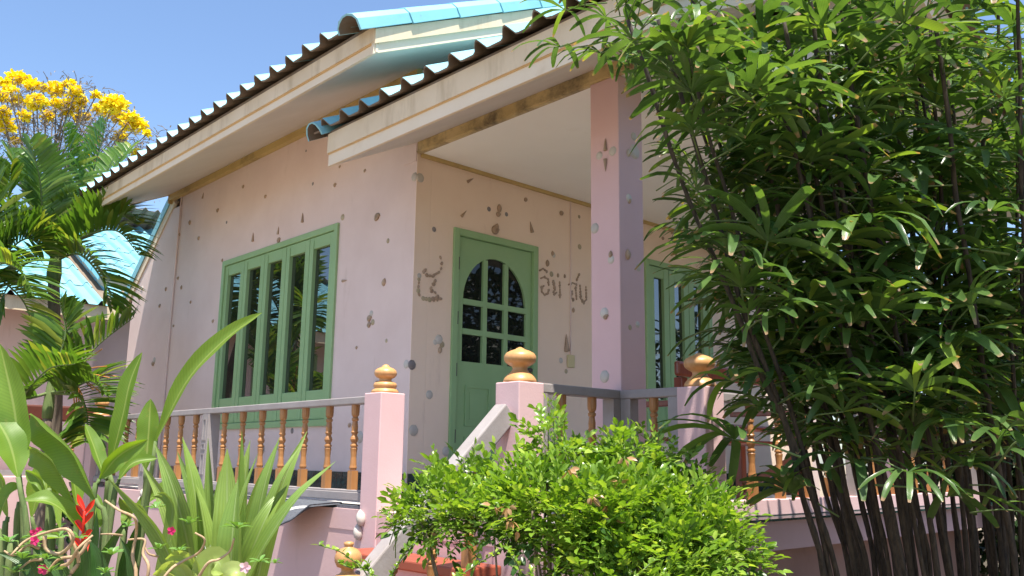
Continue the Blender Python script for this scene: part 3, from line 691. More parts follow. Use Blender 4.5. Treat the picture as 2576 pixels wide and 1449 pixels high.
railY(b2, XR, -.677, -.012, (-.46,-.22), (-.64,-.05), z1=.390)
b3 = thing('balustrade', 'short grey railing from the column to the post striped by shadows', 'railing', (2.2, .04, FLOOR))
q = MB(); q.box(2.008, 2.404, -.035, .045, .34, .388); q.build('top_rail', GREY, b3, bevel=.006)
q = MB(); q.box(2.008, 2.404, -.035, .045, RAILB-.062, RAILB); q.build('bottom_rail', GREY, b3, bevel=.004)
for x in (2.045, 2.37): q = MB(); q.box(x-.034, x+.034, -.03, .04, FLOOR, .339); q.build('rail_post', GREY, b3)
inst('baluster', BM, (2.215, .005, RAILB), b3, None, (1,1,(.34-RAILB)/.53))
b4 = thing('balustrade', 'porch side railing with orange balusters behind the lady palm canes', 'railing', (2.46, 2., FLOOR))
q = MB(); q.box(2.42, 2.50, .131, 3.85, .322, .372); q.build('top_rail', GREY, b4, bevel=.006)
for y in (.17, 1.75, 3.8): q = MB(); q.box(2.43, 2.49, y-.035, y+.035, FLOOR+.10, .321); q.build('rail_post', GREY, b4)
for y in [.56+.29*i for i in range(4)] + [2.05+.3*i for i in range(6)]: inst('baluster', BM, (2.46, y, FLOOR+.10), b4, None, (1,1,(.322-FLOOR-.10)/.53))

# stairs
st = thing('staircase', 'red painted steps leading up between the two pink posts', 'stairs', (1.42, -1.3, GROUND))
for i in range(5):
    zt = FLOOR-.2-.21*i; ya = -.86-.225*i
    q = MB(); q.box(.86, 1.955, ya-.245, ya+.0, zt-.05, zt); q.build('tread', REDSTEP, st, bevel=.008)
    q = MB(); q.box(.88, 1.955, ya-.215, ya+.0, GROUND if i == 4 else zt-.21, zt-.051); q.build('riser', PINKD, st)
hr = thing('stair_handrail', 'sloping pale handrail coming down from the pink stair post into the shrub', 'handrail', (1.96, -1.3, GROUND))
A_, B_ = V((1.96,-.852,.235)), V((1.96,-1.735,-.60))
q = MB(); q.beam(A_, B_, .085, .105, (0,1,1)); q.build('rail', GREY, hr, bevel=.008)
for yy in (-1.05,-1.27,-1.49):
    zt = A_.z+(yy-A_.y)*(B_.z-A_.z)/(B_.y-A_.y)-.06; i = int((-yy-.86)/.225); zb_ = FLOOR-.2-.21*i
    inst('baluster', BM, (1.93, yy, zb_), hr, None, (1.1,1.1,(zt-zb_)/.53))
q = MB(); q.box(1.92,2.00,-1.775,-1.695,GROUND,-.56); q.lathe((1.96,-1.735,-.56),[(0,.04),(.02,.05),(.05,.05),(.058,.05)],16); nw = q.build('newel', FINI, hr)
q = MB(); q.lathe((1.96,-1.735,-.503), FIN3, 24); q.build('finial', FINI, nw, True)

# door mat draped over the plinth edge
dm = thing('door_mat', 'grey pile mat with a white mark draped over the veranda edge', 'mat', (.2,-.8,FLOOR))
q = MB(); nx, ny = 12, 12
for i in range(nx+1):
    for j in range(ny+1):
        s = j/ny; x = -.13+.55*i/nx; k_ = 1-i/nx; hang = max(0, (s-.3)/.7)
        yv = -.80-.055*min(1, s/.3)-hang*(.17+.06*k_); zv = FLOOR+.018-.01*hang-(.24*k_**.9)*hang**1.6+.006*math.sin(i*1.3)*hang
        q.v.append(V((x, yv, zv)))
n0 = len(q.v); q.v += [p+V((0,.004,.014)) for p in q.v]
for i in range(nx):
    for j in range(ny):
        a = i*(ny+1)+j; b_ = a+ny+1; q.quadf((a,b_,b_+1,a+1)); q.quadf((n0+a,n0+a+1,n0+b_+1,n0+b_), None, 1 if (4 <= i <= 7 and j == 7) else 0)
for i in range(nx):
    for j in (0, ny): a = i*(ny+1)+j; b_ = a+ny+1; q.quadf((a,b_,n0+b_,n0+a))
for j in range(ny):
    for i in (0, nx): a = i*(ny+1)+j; q.quadf((a,a+1,n0+a+1,n0+a))
q.build('mat_pile', [MAT, MATW], dm, True)
q = MB(); q.box(-2.4,.68,-.83,-.72,FLOOR+.001,FLOOR+.02); tag(q.build('floor_runner', MAT), 'dark runner mat lying under the long veranda railing', 'mat')

# bench on the porch
be = thing('bench', 'red brown wooden bench on the porch behind the lady palm', 'bench', (1.75, 1.15, FLOOR))
for (x, z, h) in ((2.06,.50,.09),(2.02,.20,.04)):
    q = MB(); q.box(x-.018,x+.018,.42,1.95,z,z+h); q.build('back_slat', TEAKRED, be, bevel=.015)
for i in range(4): q = MB(); q.box(1.52+i*.12,1.625+i*.12,.45,1.92,.12,.145); q.build('seat_slat', TEAKRED, be, bevel=.005)
for yy in (.52,1.85):
    for xx in (1.56, 2.02): q = MB(); q.box(xx-.03,xx+.03,yy-.03,yy+.03,FLOOR+.006,.12 if xx < 2 else .5); q.build('leg', TEAKRED, be, bevel=.005)
    q = MB(); q.box(1.5,2.0,yy-.03,yy+.03,.33,.365); q.build('armrest', TEAKRED, be, bevel=.006)
    q = MB(); q.beam((1.56,yy,-.2),(2.02,yy,.05),.03,.05); q.build('brace', TEAKRED, be)

# ------------------------------------------------------------------ plants : helpers
def catmull(P, n):
    P = [P[0]+(P[0]-P[1])] + P + [P[-1]+(P[-1]-P[-2])]; out = []
    m_ = len(P)-3
    for k in range(n+1):
        s = k/n*m_; i = min(int(s), m_-1); t = s-i; a, b_, c, d = P[i:i+4]
        out.append(.5*((2*b_)+(c-a)*t+(2*a-5*b_+4*c-d)*t*t+(3*b_-a-3*c+d)*t**3))
    return out
def blade(q, pts, width, prof, n=12, fold=.15, twist=0., wave=0., face=None, mi=0, curl=0., across=4):
    P = catmull([V(p) for p in pts], n); base = len(q.v); ph = R.uniform(0, 6)
    for i, p in enumerate(P):
        s = i/n; t = (P[min(i+1,n)]-P[max(i-1,0)]).normalized()
        fc = (face if face is not None else (CAM-p)).normalized()
        sd = t.cross(fc); sd = sd.normalized() if sd.length > 1e-4 else V((1,0,0)); nn = sd.cross(t).normalized()
        tw = twist + curl*s; sd2 = sd*math.cos(tw)+nn*math.sin(tw); nn2 = sd2.cross(t)
        wd = width*prof(s)/2
        for j in range(across+1):
            u = j/across*2-1
            lift = abs(u)*fold*wd*2 + (wave*wd*math.sin(s*15+ph+(1.7 if u > 0 else 0))*abs(u) if wave else 0)
            q.v.append(p+sd2*(u*wd)+nn2*lift)
    k = across+1
    for i in range(n):
        for j in range(across):
            a = base+i*k+j; u0, u1, v0, v1 = j/across, (j+1)/across, i/n, (i+1)/n
            q.quadf((a,a+1,a+k+1,a+k), [(u0,v0),(u1,v0),(u1,v1),(u0,v1)], mi)
    return q
paddle = lambda s: (min(1, .12+s*3.2) if s < .3 else 1.0) * (1 if s < .6 else math.cos((s-.6)/.4*math.pi/2)**.75+.01)
strap = lambda s: (1 if s < .25 else max(.015, 1-((s-.25)/.75)**1.7))
lance = lambda s: max(.02, math.sin(math.pi*min(1, .08+.92*s))**.8)

# --- heliconia clump, left foreground
hc = lateral(240, 3.25); he = thing('heliconia', 'heliconia clump with broad paddle leaves left of the veranda railing', 'plant', (hc.x, hc.y, GROUND))
for pts, d, w_, fo, tw, mt in (
    ([(60,1420),(48,1190),(38,1040),(0,865)], 2.9, 74, .25, .3, 0), ([(70,1440),(45,1200),(22,1110),(-25,1030)], 2.85, 78, .15, -.5, 0),
    ([(262,1400),(240,1255),(195,1150),(120,1070),(78,1040)], 3.0, 70, .55, .9, 0), ([(215,1420),(190,1270),(140,1170),(95,1130),(58,1122)], 3.05, 60, .5, .9, 0),
    ([(275,1300),(262,1200),(240,1135),(214,1066)], 3.2, 38, .3, -.6, 0), ([(250,1420),(272,1190),(308,1050),(328,960),(358,886)], 3.3, 42, .35, .5, 0),
    ([(352,1330),(366,1180),(374,1090),(379,1003)], 3.35, 54, .2, .3, 0), ([(345,1420),(392,1110),(470,960),(560,860),(660,786)], 3.3, 46, .4, .7, 0),
    ([(225,1330),(250,1205),(300,1146),(372,1106)], 3.1, 46, .3, -.3, 0), ([(275,1330),(300,1205),(335,1165),(396,1153)], 3.15, 32, .3, .6, 0),
    ([(40,1400),(48,1262),(120,1262),(175,1300),(202,1335)], 2.95, 52, .3, .9, 0), ([(130,1390),(118,1255),(98,1206),(64,1184)], 3.1, 32, .4, .6, 0),
    ([(185,1400),(196,1290),(185,1210),(170,1180)], 3.2, 36, .3, -.7, 0), ([(120,1330),(120,1240),(112,1190)], 3.15, 26, .4, .4, 0), ([(10,1420),(20,1300),(6,1215),(-20,1170)], 3.0, 40, .3, .8, 0),
    ([(215,1420),(235,1340),(240,1290),(225,1230)], 3.1, 40, .3, -.8, 0), ([(300,1420),(310,1330),(330,1290),(300,1250)], 3.3, 44, .3, .9, 0), ([(20,1440),(60,1390),(100,1360),(160,1352)], 2.9, 40, .4, 1.0, 0), ([(150,1440),(150,1330),(120,1250),(150,1180)], 3.25, 44, .35, -.9, 0), ([(90,1440),(80,1300),(110,1190),(160,1120)], 3.3, 48, .3, .5, 0), ([(300,1440),(320,1300),(400,1240),(440,1215)], 3.35, 36, .3, .8, 0), ([(0,1440),(-10,1330),(20,1250),(60,1222)], 2.85, 42, .4, .9, 0)):
    P = [at(x, y, d+.12*i/len(pts)) for i, (x, y) in enumerate(pts)]
    px = d/FPX
    q = MB(); blade(q, P[1:], w_*px, paddle, 16, fo, tw, .10)
    root = P[0]; foot = V((hc.x*.5+root.x*.5, hc.y*.5+root.y*.5, GROUND))
    s_ = MB(); s_.tube(catmull([foot, P[0], P[1]], 8), [.016-.009*i/8 for i in range(9)], 7); s_.build('stalk', STEMG, he, True)
    q.build('leaf', HELI, he, True)
# red bract
q = MB(); ax_ = [at(213,1285,2.95), at(210,1320,2.95), at(206,1385,2.95)]
q.tube(ax_, .005, 6); A2 = catmull(ax_, 6)
for i, p in enumerate(A2):
    sg = 1 if i % 2 else -1; L_ = .055-.004*i
    blade(q, [p, p+_r*(sg*.022)+V((0,0,.03)), p+_r*(sg*.03)+V((0,0,L_))], .018, lance, 6, .5, .4*sg)
q.tube(catmull([at(206,1385,2.95), at(215,1450,2.95), V((hc.x,hc.y,GROUND))],6), .008, 6)
q.build('flower_bract', REDB, he, True)

# --- strap leaved clump
cc = lateral(580, 2.75); cr = thing('strap_leaf_plant', 'spiky clump of long pale green strap leaves in front of the balusters', 'plant', (cc.x, cc.y, GROUND))
Z7 = lambda x, y: (x*.3527, 938+.3527*y)
for tip, bx, wd, d, tw in (((1105,505),1400,46,2.8,.5),((1300,455),1470,46,2.7,-.4),((1485,465),1560,38,2.85,.9),((1620,540),1620,48,2.6,.2),((1725,405),1660,36,2.85,-.6),((1785,480),1690,34,2.95,.4),((1840,575),1640,42,2.65,.7),
    ((1995,460),1760,40,2.8,.5),((2165,490),1780,40,2.75,.8),((2190,415),1830,28,3.0,.2),((2395,630),1740,44,2.6,.9),((1265,560),1500,30,3.0,.2),((1010,640),1380,34,3.0,.5),((1570,700),1580,40,2.9,0),((1900,640),1700,36,2.9,-.5),((2050,800),1720,40,2.7,.3),((1400,800),1500,42,2.65,-.6),((1700,760),1640,44,2.55,.5)):
    tx, ty = Z7(*tip); bxx, byy = Z7(bx, 1500)
    sag = (tip[0]-bx)/1000.
    P = [at(bxx, byy, d), at(bxx+(tx-bxx)*.28, byy+(ty-byy)*.38, d), at(bxx+(tx-bxx)*.60, byy+(ty-byy)*.72, d+.03), at(tx, ty, d+.05+abs(sag)*.2)]
    q = MB(); blade(q, P, wd*d/FPX*1.5, strap, 14, R.uniform(.12,.38), tw*1.5+R.uniform(-.35,.35), .03); q.build('leaf', STRAP, cr, True)
for pts, d, wd in (([(1230,1350),(1130,1150),(1000,985),(760,740)],2.6,48), ([(1260,1400),(1120,1180),(1010,960),(910,930)],2.65,30), ([(1150,1420),(1230,1000),(1180,870),(1120,860)],2.75,30), ([(1200,1300),(1300,1100),(1180,900),(1080,880)],2.9,26)):
    P = [at(*Z7(x,y), d) for x, y in pts]; q = MB(); blade(q, P, wd*d/FPX, strap, 14, .25, .8, .03); q.build('leaf', STRAP, cr, True)
q = MB(); q.tube([V((cc.x,cc.y,GROUND)), at(560,1480,2.72)], .05, 9); q.build('stem', STEMG, cr, True)
dl = lateral(220, 2.6); dk = thing('lily_plant', 'dark strap leaved lily in the bottom left corner', 'plant', (dl.x, dl.y, GROUND))
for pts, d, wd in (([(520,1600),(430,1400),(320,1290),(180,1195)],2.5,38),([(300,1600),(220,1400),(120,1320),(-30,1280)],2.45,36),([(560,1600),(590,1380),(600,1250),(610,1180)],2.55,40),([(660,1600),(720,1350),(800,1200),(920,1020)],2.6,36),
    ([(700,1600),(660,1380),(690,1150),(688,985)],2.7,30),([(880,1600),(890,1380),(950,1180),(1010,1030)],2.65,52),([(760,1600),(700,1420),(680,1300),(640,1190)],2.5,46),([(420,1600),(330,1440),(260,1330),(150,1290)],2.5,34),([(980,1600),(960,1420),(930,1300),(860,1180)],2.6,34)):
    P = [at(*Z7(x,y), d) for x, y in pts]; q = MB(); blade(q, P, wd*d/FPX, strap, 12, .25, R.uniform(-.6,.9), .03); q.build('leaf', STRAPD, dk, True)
# --- pale rosette with white spidery flower
rc = lateral(520, 2.3); ro = thing('rosette_plant', 'pale yellow green broad leaved rosette at the bottom edge', 'plant', (rc.x, rc.y, GROUND))
for pts, wd, tw in (([(1420,1600),(1380,1380),(1280,1300),(1180,1330)],62,.7),([(1480,1600),(1500,1380),(1560,1352),(1590,1440)],78,.2),([(1400,1600),(1300,1420),(1190,1400),(1110,1470)],60,.5),([(1560,1600),(1620,1440),(1700,1420),(1740,1500)],50,.4),([(1500,1600),(1450,1460),(1400,1380),(1340,1420)],56,-.5),([(1340,1600),(1250,1480),(1150,1420),(1090,1440)],40,.8)):
    P = [at(*Z7(x,y), 2.3) for x, y in pts]; q = MB(); blade(q, P, wd*2.3/FPX, lambda s: max(.05,math.sin(math.pi*(.25+.72*s))), 12, .25, tw, .04); q.build('leaf', PALE, ro, True)
q = MB(); c0 = at(527,1408,2.4)
for i in range(16):
    a = i/16*math.tau; dr = (_r*math.cos(a)+_u*abs(math.sin(a)+.25)+_f*R.uniform(-.5,.5)).normalized()
    blade(q, [c0, c0+dr*.016, c0+dr*R.uniform(.025,.042)], .0045, lance, 4, 0, R.uniform(-1,1), across=2)
q.build('flower', WHITEF, ro, True)
q = MB(); q.tube([V((rc.x,rc.y,GROUND)), at(*Z7(1450,1600),2.3)], .03, 8); q.build('stem', STEMG, ro, True)

# --- desert roses : twisted stems, rosettes, flowers
dr_ = lateral(330, 2.35); de = thing('desert_rose', 'desert rose with twisted tan stems and magenta flowers at bottom left', 'plant', (dr_.x, dr_.y, GROUND))
for pts, d, r_ in (([(750,910),(850,980),(960,1035),(972,1150),(945,1300),(970,1449),(900,1700)],2.3,.0045),([(910,1190),(1030,1190),(1020,1290),(1060,1400),(1000,1650)],2.35,.0042),([(1390,1140),(1460,1190),(1420,1280),(1310,1340),(1200,1420),(1050,1650)],2.25,.0036),
    ([(1670,1180),(1640,1270),(1560,1330),(1480,1360),(1380,1520)],2.2,.0036),([(80,1300),(180,1200),(330,1140),(480,1115),(520,1200),(430,1290),(330,1260),(320,1160)],2.4,.005),([(480,1110),(530,1230),(560,1350),(500,1449),(480,1650)],2.4,.0058),
    ([(660,1160),(560,1250),(500,1350),(440,1380)],2.42,.005),([(140,1400),(220,1340),(300,1330)],2.4,.004),([(30,1270),(100,1300),(200,1230),(280,1250)],2.45,.004),([(330,1430),(420,1330),(560,1300),(640,1190)],2.45,.005),([(720,1150),(800,1150),(870,1160)],2.5,.003),([(1030,1230),(1060,1290),(1130,1310)],2.4,.003)):
    P = [at(*Z7(x,y), d+R.uniform(-.03,.03)) for x, y in pts]
    q = MB(); q.tube(catmull(P, 24), [r_*.62+r_*.55*i/24 for i in range(25)], 8, wob=.1); q.build('stem', TWIG, de, True)
def rosette(q, c, size, n_=8, mi=0):
    for i in range(n_):
        a = i/n_*math.tau+R.uniform(-.2,.2); el = R.uniform(.1,.9); dd = (V((math.cos(a),math.sin(a),0))*math.cos(el)+V((0,0,1))*math.sin(el))
        blade(q, [c, c+dd*size*.5, c+dd*size+V((0,0,-size*.15))], size*.38, lambda s: max(.08, math.sin(math.pi*(.08+.86*s**1.4))), 5, .15, R.uniform(-.3,.3), across=2, face=V((0,0,1)), mi=mi)
for x, y, s_, d in ((1350,1080,.034,2.25),(1690,1110,.042,2.2),(910,1100,.028,2.3),(1280,1270,.03,2.3),(1110,965,.03,2.5),(60,1210,.035,2.4),(1850,1350,.028,2.2),(1960,1360,.02,2.2),(260,1180,.04,2.45),(330,1330,.04,2.4),(420,1170,.035,2.5),(160,1330,.04,2.4),(360,1420,.04,2.35),(560,1180,.03,2.5),(800,1300,.035,2.4),(1130,1260,.03,2.4),(90,1430,.04,2.4),(750,1430,.03,2.3),(220,1250,.035,2.5)):
    q = MB(); rosette(q, at(*Z7(x,y),d), s_, 9); q.build('leaf_rosette', ROSET, de, True)
def flower(q, c, size):
    for i in range(5):
        a = i/5*math.tau; dd = (_r*math.cos(a)+_u*math.sin(a)-_f*.25).normalized()
        blade(q, [c, c+dd*size*.55, c+dd*size], size*.8, lambda s: max(.12, math.sin(math.pi*(.1+.75*s))), 4, .1, 0, across=2)
for x, y, s_, d, mt in ((250,1195,.022,2.4,PINKF),(1225,1125,.02,2.4,PINKF),(310,1400,.024,2.35,PINKF),(240,1140,.018,2.45,PINKF),(1750,1385,.024,2.15,PALEF),(280,1120,.016,2.5,PINKF)):
    q = MB(); flower(q, at(*Z7(x,y),d), s_*.62); q.build('flower', mt, de, True)

# --- bright shrub in the middle
sc_ = lateral(1450, 2.95); sh = thing('shrub', 'bright lime green leafy shrub hiding the stairs in the middle foreground', 'shrub', (sc_.x, sc_.y, GROUND))
def leaflet(q, p, d, nrm_, L_, W, mi=0):
    d = d.normalized(); sd = d.cross(nrm_).normalized()*W/2; up_ = sd.cross(d).normalized()
    n0 = len(q.v)
    q.v += [p, p+d*L_*.35+sd+up_*W*.16, p+d*L_*.75+sd*.7+up_*W*.06, p+d*L_-up_*L_*.12, p+d*L_*.75-sd*.7+up_*W*.06, p+d*L_*.35-sd+up_*W*.16, p+d*L_*.4, p+d*L_*.75-up_*L_*.02]
    U = [(.5,0),(1,.35),(.9,.75),(.5,1),(.1,.75),(0,.35),(.5,.4),(.5,.75)]
    for f in ((0,1,6),(6,1,2,7),(7,2,3),(0,6,5),(6,7,4,5),(7,3,4)): q.quadf([n0+i for i in f], [U[i] for i in f], mi)
def spray(seed, n_=7, L_=.12, lf=.038):
    rr = random.Random(seed); q = MB(); pts = [V((0, L_*i/6, .012*math.sin(i/6*2)-.02*(i/6)**2)) for i in range(7)]
    q.tube(pts, .0012, 4)
    for i in range(n_):
        s = .25+.75*i/(n_-1); p = V((0, L_*s, -.02*s*s+.012*math.sin(s*2))); sg = 1 if i % 2 else -1
        d = V((sg*rr.uniform(.7,1.), rr.uniform(.45,.9), rr.uniform(-.15,.3)))
        if i == n_-1: d = V((0,1,-.1))
        l = lf*rr.uniform(.75,1.2)*(1.1 if i > n_-4 else .9); leaflet(q, p, d, V((rr.uniform(-.3,.3),rr.uniform(-.3,.2),1)), l, l*rr.uniform(.45,.56))
    return q
SPR = [spray(i, 6+i % 3, .10+.008*(i % 4), .036+.002*(i % 3)) for i in range(8)]
SPRM = [s.mesh('leaf_spray', BUSH, True) for s in SPR]
SPRD = [spray(i+20, 7).mesh('leaf_spray', BUSHD, True) for i in range(3)]
clumps = [(1105,1285,75,45,3.3),(1190,1240,80,45,3.35),(1300,1230,80,45,3.35),(1375,1130,22,50,3.3),(1450,1210,90,50,3.4),(1580,1210,80,50,3.3),(1690,1230,80,45,3.4),(1230,1310,110,55,3.15),(1390,1285,120,75,3.1),(1560,1310,130,80,3.05),(1720,1310,110,70,3.1),(1765,1390,100,70,3.0),(1650,1420,130,70,2.95),(1815,1440,60,50,3.05),(1500,1390,90,55,3.05),(1050,1300,45,25,3.3),(1100,1330,60,30,3.25),(1575,1150,25,40,3.25),(1650,1150,25,35,3.25),(1560,1480,240,60,3.0),(1420,1160,30,25,3.3)]
cand = []
tot = sum(c[2]*c[3] for c in clumps)
clumps = [(x, y, rx, ry, d-.36) for x, y, rx, ry, d in clumps]
for (x, y, rx, ry, d) in clumps:
    for _ in range(int(2700*rx*ry/tot)):
        while True:
            a = V((R.uniform(-1,1),R.uniform(-1,1),R.uniform(-1,1)))
            if a.length < 1 and R.random() < a.length**1.5+.05: break
        p = at(x, y, d) + (_r*(a.x*rx) + _u*(a.y*ry))*(d/FPX) + _f*(a.z*rx*d/FPX*.9)
        out = (_r*a.x + _u*(a.y+.35) + _f*a.z); out = out.normalized()
        cand.append((p, out, a))
keep = []
cand.sort(key=lambda c: (c[2].z*.6 - c[2].y*.5))
def orient(out, roll_):
    y_ = (out + V((R.uniform(-.5,.5),R.uniform(-.5,.5),R.uniform(-.35,.25)))).normalized()
    z_ = (V((0,0,1)) + out*.75 + V((R.uniform(-.5,.5),R.uniform(-.5,.5),R.uniform(-.2,.2)))); z_ = (z_ - y_*z_.dot(y_)).normalized() if abs(y_.z) < .97 else V((1,0,0))
    x_ = y_.cross(z_).normalized(); z_ = x_.cross(y_)
    return Matrix((x_, y_, z_)).transposed()
mass = MB()
for i, (p, out, a) in enumerate(cand):
    if p.z < GROUND+.15: continue
    px_, py_ = proj(p)
    if px_ < 1420 and py_ > 1345+R.uniform(-25,30)+max(0,(px_-1250)*.25): continue
    Mx = orient(out, 0); s_ = R.uniform(.55,.95)
    if i < 200: inst('leaf_spray', R.choice(SPRM) if R.random() < .86 else R.choice(SPRD), p, sh, Mx, s_)
    else: mass.add(R.choice(SPR), Matrix.Translation(p) @ (Mx.to_4x4() @ Matrix.Scale(s_, 4)), 0 if a.y > -.35 or R.random() < .4 else 1)  # darker leaflets low in each clump put the underside shade into the colour
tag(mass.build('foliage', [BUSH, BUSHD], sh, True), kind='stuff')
for x, y in ((1375,1035),(1392,1060),(1600,1100),(1570,1115),(1650,1112),(1420,1090),(1700,1145),(1010,1262),(990,1290),(1870,1290),(1900,1350),(1500,1120),(1090,1170)):
    tp = at(x, y, 2.95+R.uniform(-.1,.15)); bs = tp+V((R.uniform(-.03,.03),R.uniform(-.03,.03),-.14)); q = MB(); q.tube([bs, bs.lerp(tp,.5)+V((.004,0,0)), tp], .0018, 5); q.build('shoot', STEMG, sh, True)
    for k in range(6):
        a_ = k*2.4+R.random(); p = bs.lerp(tp, .25+.75*k/5); out = V((math.cos(a_)*.8, math.sin(a_)*.8, .7 if k < 5 else 2.5)).normalized()
        inst('leaf_spray', R.choice(SPRM), p, sh, orient(out,0), R.uniform(.45,.7))
for i in range(26):
    x, y, rx, ry, d = R.choice(clumps); e = at(x+R.uniform(-.5,.5)*rx, y, d); r0 = V((sc_.x+R.uniform(-.12,.12), sc_.y+R.uniform(-.12,.12), GROUND))
    md = r0.lerp(e, .55)+V((R.uniform(-.06,.06),R.uniform(-.06,.06),-.05))
    q = MB(); q.tube(catmull([r0, md, e], 10), [.011-.008*k/10 for k in range(11)], 6); q.build('branch', BARK, sh, True)
for x, y in ((1285,1305),(1275,1272),(1570,1150),(1430,1180),(1488,1245),(1525,1270),(1560,1210),(1240,1270),(1300,1330),(1545,1310)):
    q = MB(); p = at(x, y, 2.6)
    for k in range(R.randint(3,6)):
        dd = V((R.uniform(-1,1),R.uniform(-1,1),R.uniform(-1.4,.1))).normalized(); leaflet(q, p+dd*.008, dd, V((R.uniform(-1,1),R.uniform(-1,1),.3)), R.uniform(.022,.038), .014)
    q.build('dry_leaf', DEADL, sh, True)

# --- thin twigs at the bottom edge
tw_ = lateral(1180, 2.1); tg = thing('twiggy_seedling', 'thin arching twigs with tiny leaves along the bottom edge', 'plant', (tw_.x, tw_.y, GROUND))
Z8 = lambda x, y: (766.7+x*.3527, 938+.3527*y)
for pts in ([(900,1600),(1130,1430),(1290,1330),(1405,1255)], [(1560,1600),(1530,1400),(1480,1310),(1440,1240)], [(1770,1600),(1785,1430),(1812,1325)], [(560,1600),(630,1430),(700,1300),(765,1220)], [(480,1500),(400,1380),(330,1330),(240,1270),(100,1228)], [(560,1500),(440,1400),(330,1390),(250,1360)], [(1600,1600),(1620,1480),(1622,1400)], [(2300,1700),(2340,1500),(2420,1400),(2500,1330)], [(2650,1700),(2600,1500),(2560,1420)], [(700,1600),(520,1470),(460,1420),(450,1360)], [(1000,1600),(1090,1480),(1110,1420)]):
    P = catmull([at(*Z8(x,y), 2.05+R.uniform(-.05,.05)) for x, y in pts], 16)
    q = MB(); q.tube(P, .0016, 5); q.build('stem', STEMG, tg, True)
    q = MB()
    for i in range(3, 17):
        for k in range(2):
            dd = (P[i]-P[i-1]).normalized()*.5 + V((R.uniform(-1,1),R.uniform(-1,1),R.uniform(-.3,1))); leaflet(q, P[i], dd, V((R.uniform(-.5,.5),R.uniform(-.5,.5),1)), R.uniform(.011,.02), .009)
    q.build('leaves', BUSH, tg, True)

# --- lady palm
def fan_leaf(seed):
    rr = random.Random(seed); q = MB(); n_ = rr.choice((5,6,7,8,9,10)); pet = rr.uniform(.14,.26)
    q.tube([V((0,0,0)), V((0,pet*.5,.012)), V((0,pet,0))], [.004,.003,.0026], 5, mi=1)
    spread = math.radians(rr.uniform(150,215))
    for k in range(n_):
        a = -spread/2 + spread*k/(n_-1) + rr.uniform(-.06,.06); l = rr.uniform(.19,.30)*(1-.18*abs(a)/math.pi*2*.6)
        d = V((math.sin(a), math.cos(a), rr.uniform(-.02,.22))); c = V((0,pet,0)); dr = rr.uniform(.15,.6)
        P = [c, c+d*l*.35+V((0,0,.012)), c+d*l*.72+V((0,0,-.03*dr*2)), c+d*l*.95+V((0,0,-.20*dr*l*4))]
        blunt = rr.uniform(.25,.5)
        pf = lambda s, bl=blunt: (min(1, .18+s*3.0) if s < .28 else (1 if s < .72 else 1-(1-bl)*((s-.72)/.28)**1.6))
        blade(q, P, rr.uniform(.021,.035), pf, 7, .14, rr.uniform(-.2,.2), 0, face=V((0,0,1)) - d*.1, across=2)
    return q
FAN = [fan_leaf(100+i) for i in range(20)]; FANM = [f_.mesh('fan_leaf', [RHAP, STEMG], True) for f_ in FAN]
lp = lateral(2330, 3.6); lady = thing('lady_palm', 'dense lady palm clump with dark fibrous canes and fan leaves on the right', 'palm', (lp.x, lp.y, GROUND))
LL = []
NC = 58
for c_ in range(NC):
    t_ = (c_+R.uniform(-.4,.4))/(NC-1); d = R.uniform(3.15,4.1) if t_ < .55 or c_ % 3 else R.uniform(4.1,4.8)
    top = R.choice((-120,-60,0,60,160,300,420,560,700)) if c_ > 2 else -40
    ln_ = R.uniform(-40,40); xs = {0: 1600+1000*t_+ln_, 700: 1825+790*t_+ln_*.3, 1100: 1985+640*t_-ln_*.3, 1449: 2085+560*t_-ln_*.6, 2100: 2190+470*t_-ln_}
    kx = sorted(xs)
    def X_(y):
        if y < 0: return xs[0]+(xs[700]-xs[0])/700*y
        for a, b_ in zip(kx, kx[1:]):
            if a <= y <= b_: return xs[a]+(xs[b_]-xs[a])*(y-a)/(b_-a)
        return xs[2100]
    jx = R.uniform(-50,50); foot = at(X_(2100), 1113, d); foot.z = GROUND
    P = [foot]+[at(X_(y)+jx*(1-y/1500)+R.uniform(-6,6), y, d) for y in range(1700, top-1, -150)]
    if len(P) < 3: continue
    k = max(8, len(P)*3); C_ = catmull(P, k)
    th = R.uniform(.0065,.009)
    q = MB(); q.tube(C_, [th*(1.45-.55*i/k+R.uniform(-.12,.16)) for i in range(k+1)], 7, wob=.25); q.build('cane', CANE, lady, True)
    nl = R.randint(13,18)
    for i in range(nl):
        s = 1-(i/nl)**1.2*.62*R.uniform(.85,1.1); j = min(k, max(1, int(s*k))); p = C_[j]
        if 724.5-FPX*(p-CAM).dot(_u)/(p-CAM).dot(_f) > R.uniform(980,1230): continue
        LL.append((p, i*2.4+R.uniform(-.6,.6), s))
for (x, y, d) in [(1480,70,2.9),(1500,130,2.9),(1520,30,2.85),(1560,110,2.9),(1590,170,2.9),(1440,40,2.9),(1545,200,2.95),(1610,30,2.8),(1470,180,2.9),(1580,250,2.9),(1640,120,2.8),(1700,60,2.8),(1690,300,2.8)]:
    LL.append((at(max(x,1530)+R.uniform(-15,45),y*.6-20+R.uniform(-15,15),d+.75), R.uniform(0,6.28), 2))
for (x, y, d) in [(1500,60,2.9),(1530,150,2.95),(1470,20,2.9),(1600,90,2.8),(1660,200,2.9),(1560,40,2.8),(1650,480,2.8),(1680,540,2.85),(1990,250,2.5),(2120,200,2.5),(2110,500,2.4),(2050,420,2.5),(2240,430,2.4),(2450,540,2.4),(2540,640,2.35),(2210,700,2.45),(1950,690,2.55),(2010,990,2.6),(2170,1030,2.6),(2380,860,2.5),(2500,1180,2.3),(1880,600,2.6),(1800,400,2.7),(2350,1000,2.45),(2440,1290,2.3),(1830,960,2.7)]:
    LL.append((at(x,y,d+.62), R.uniform(0,6.28), .9))
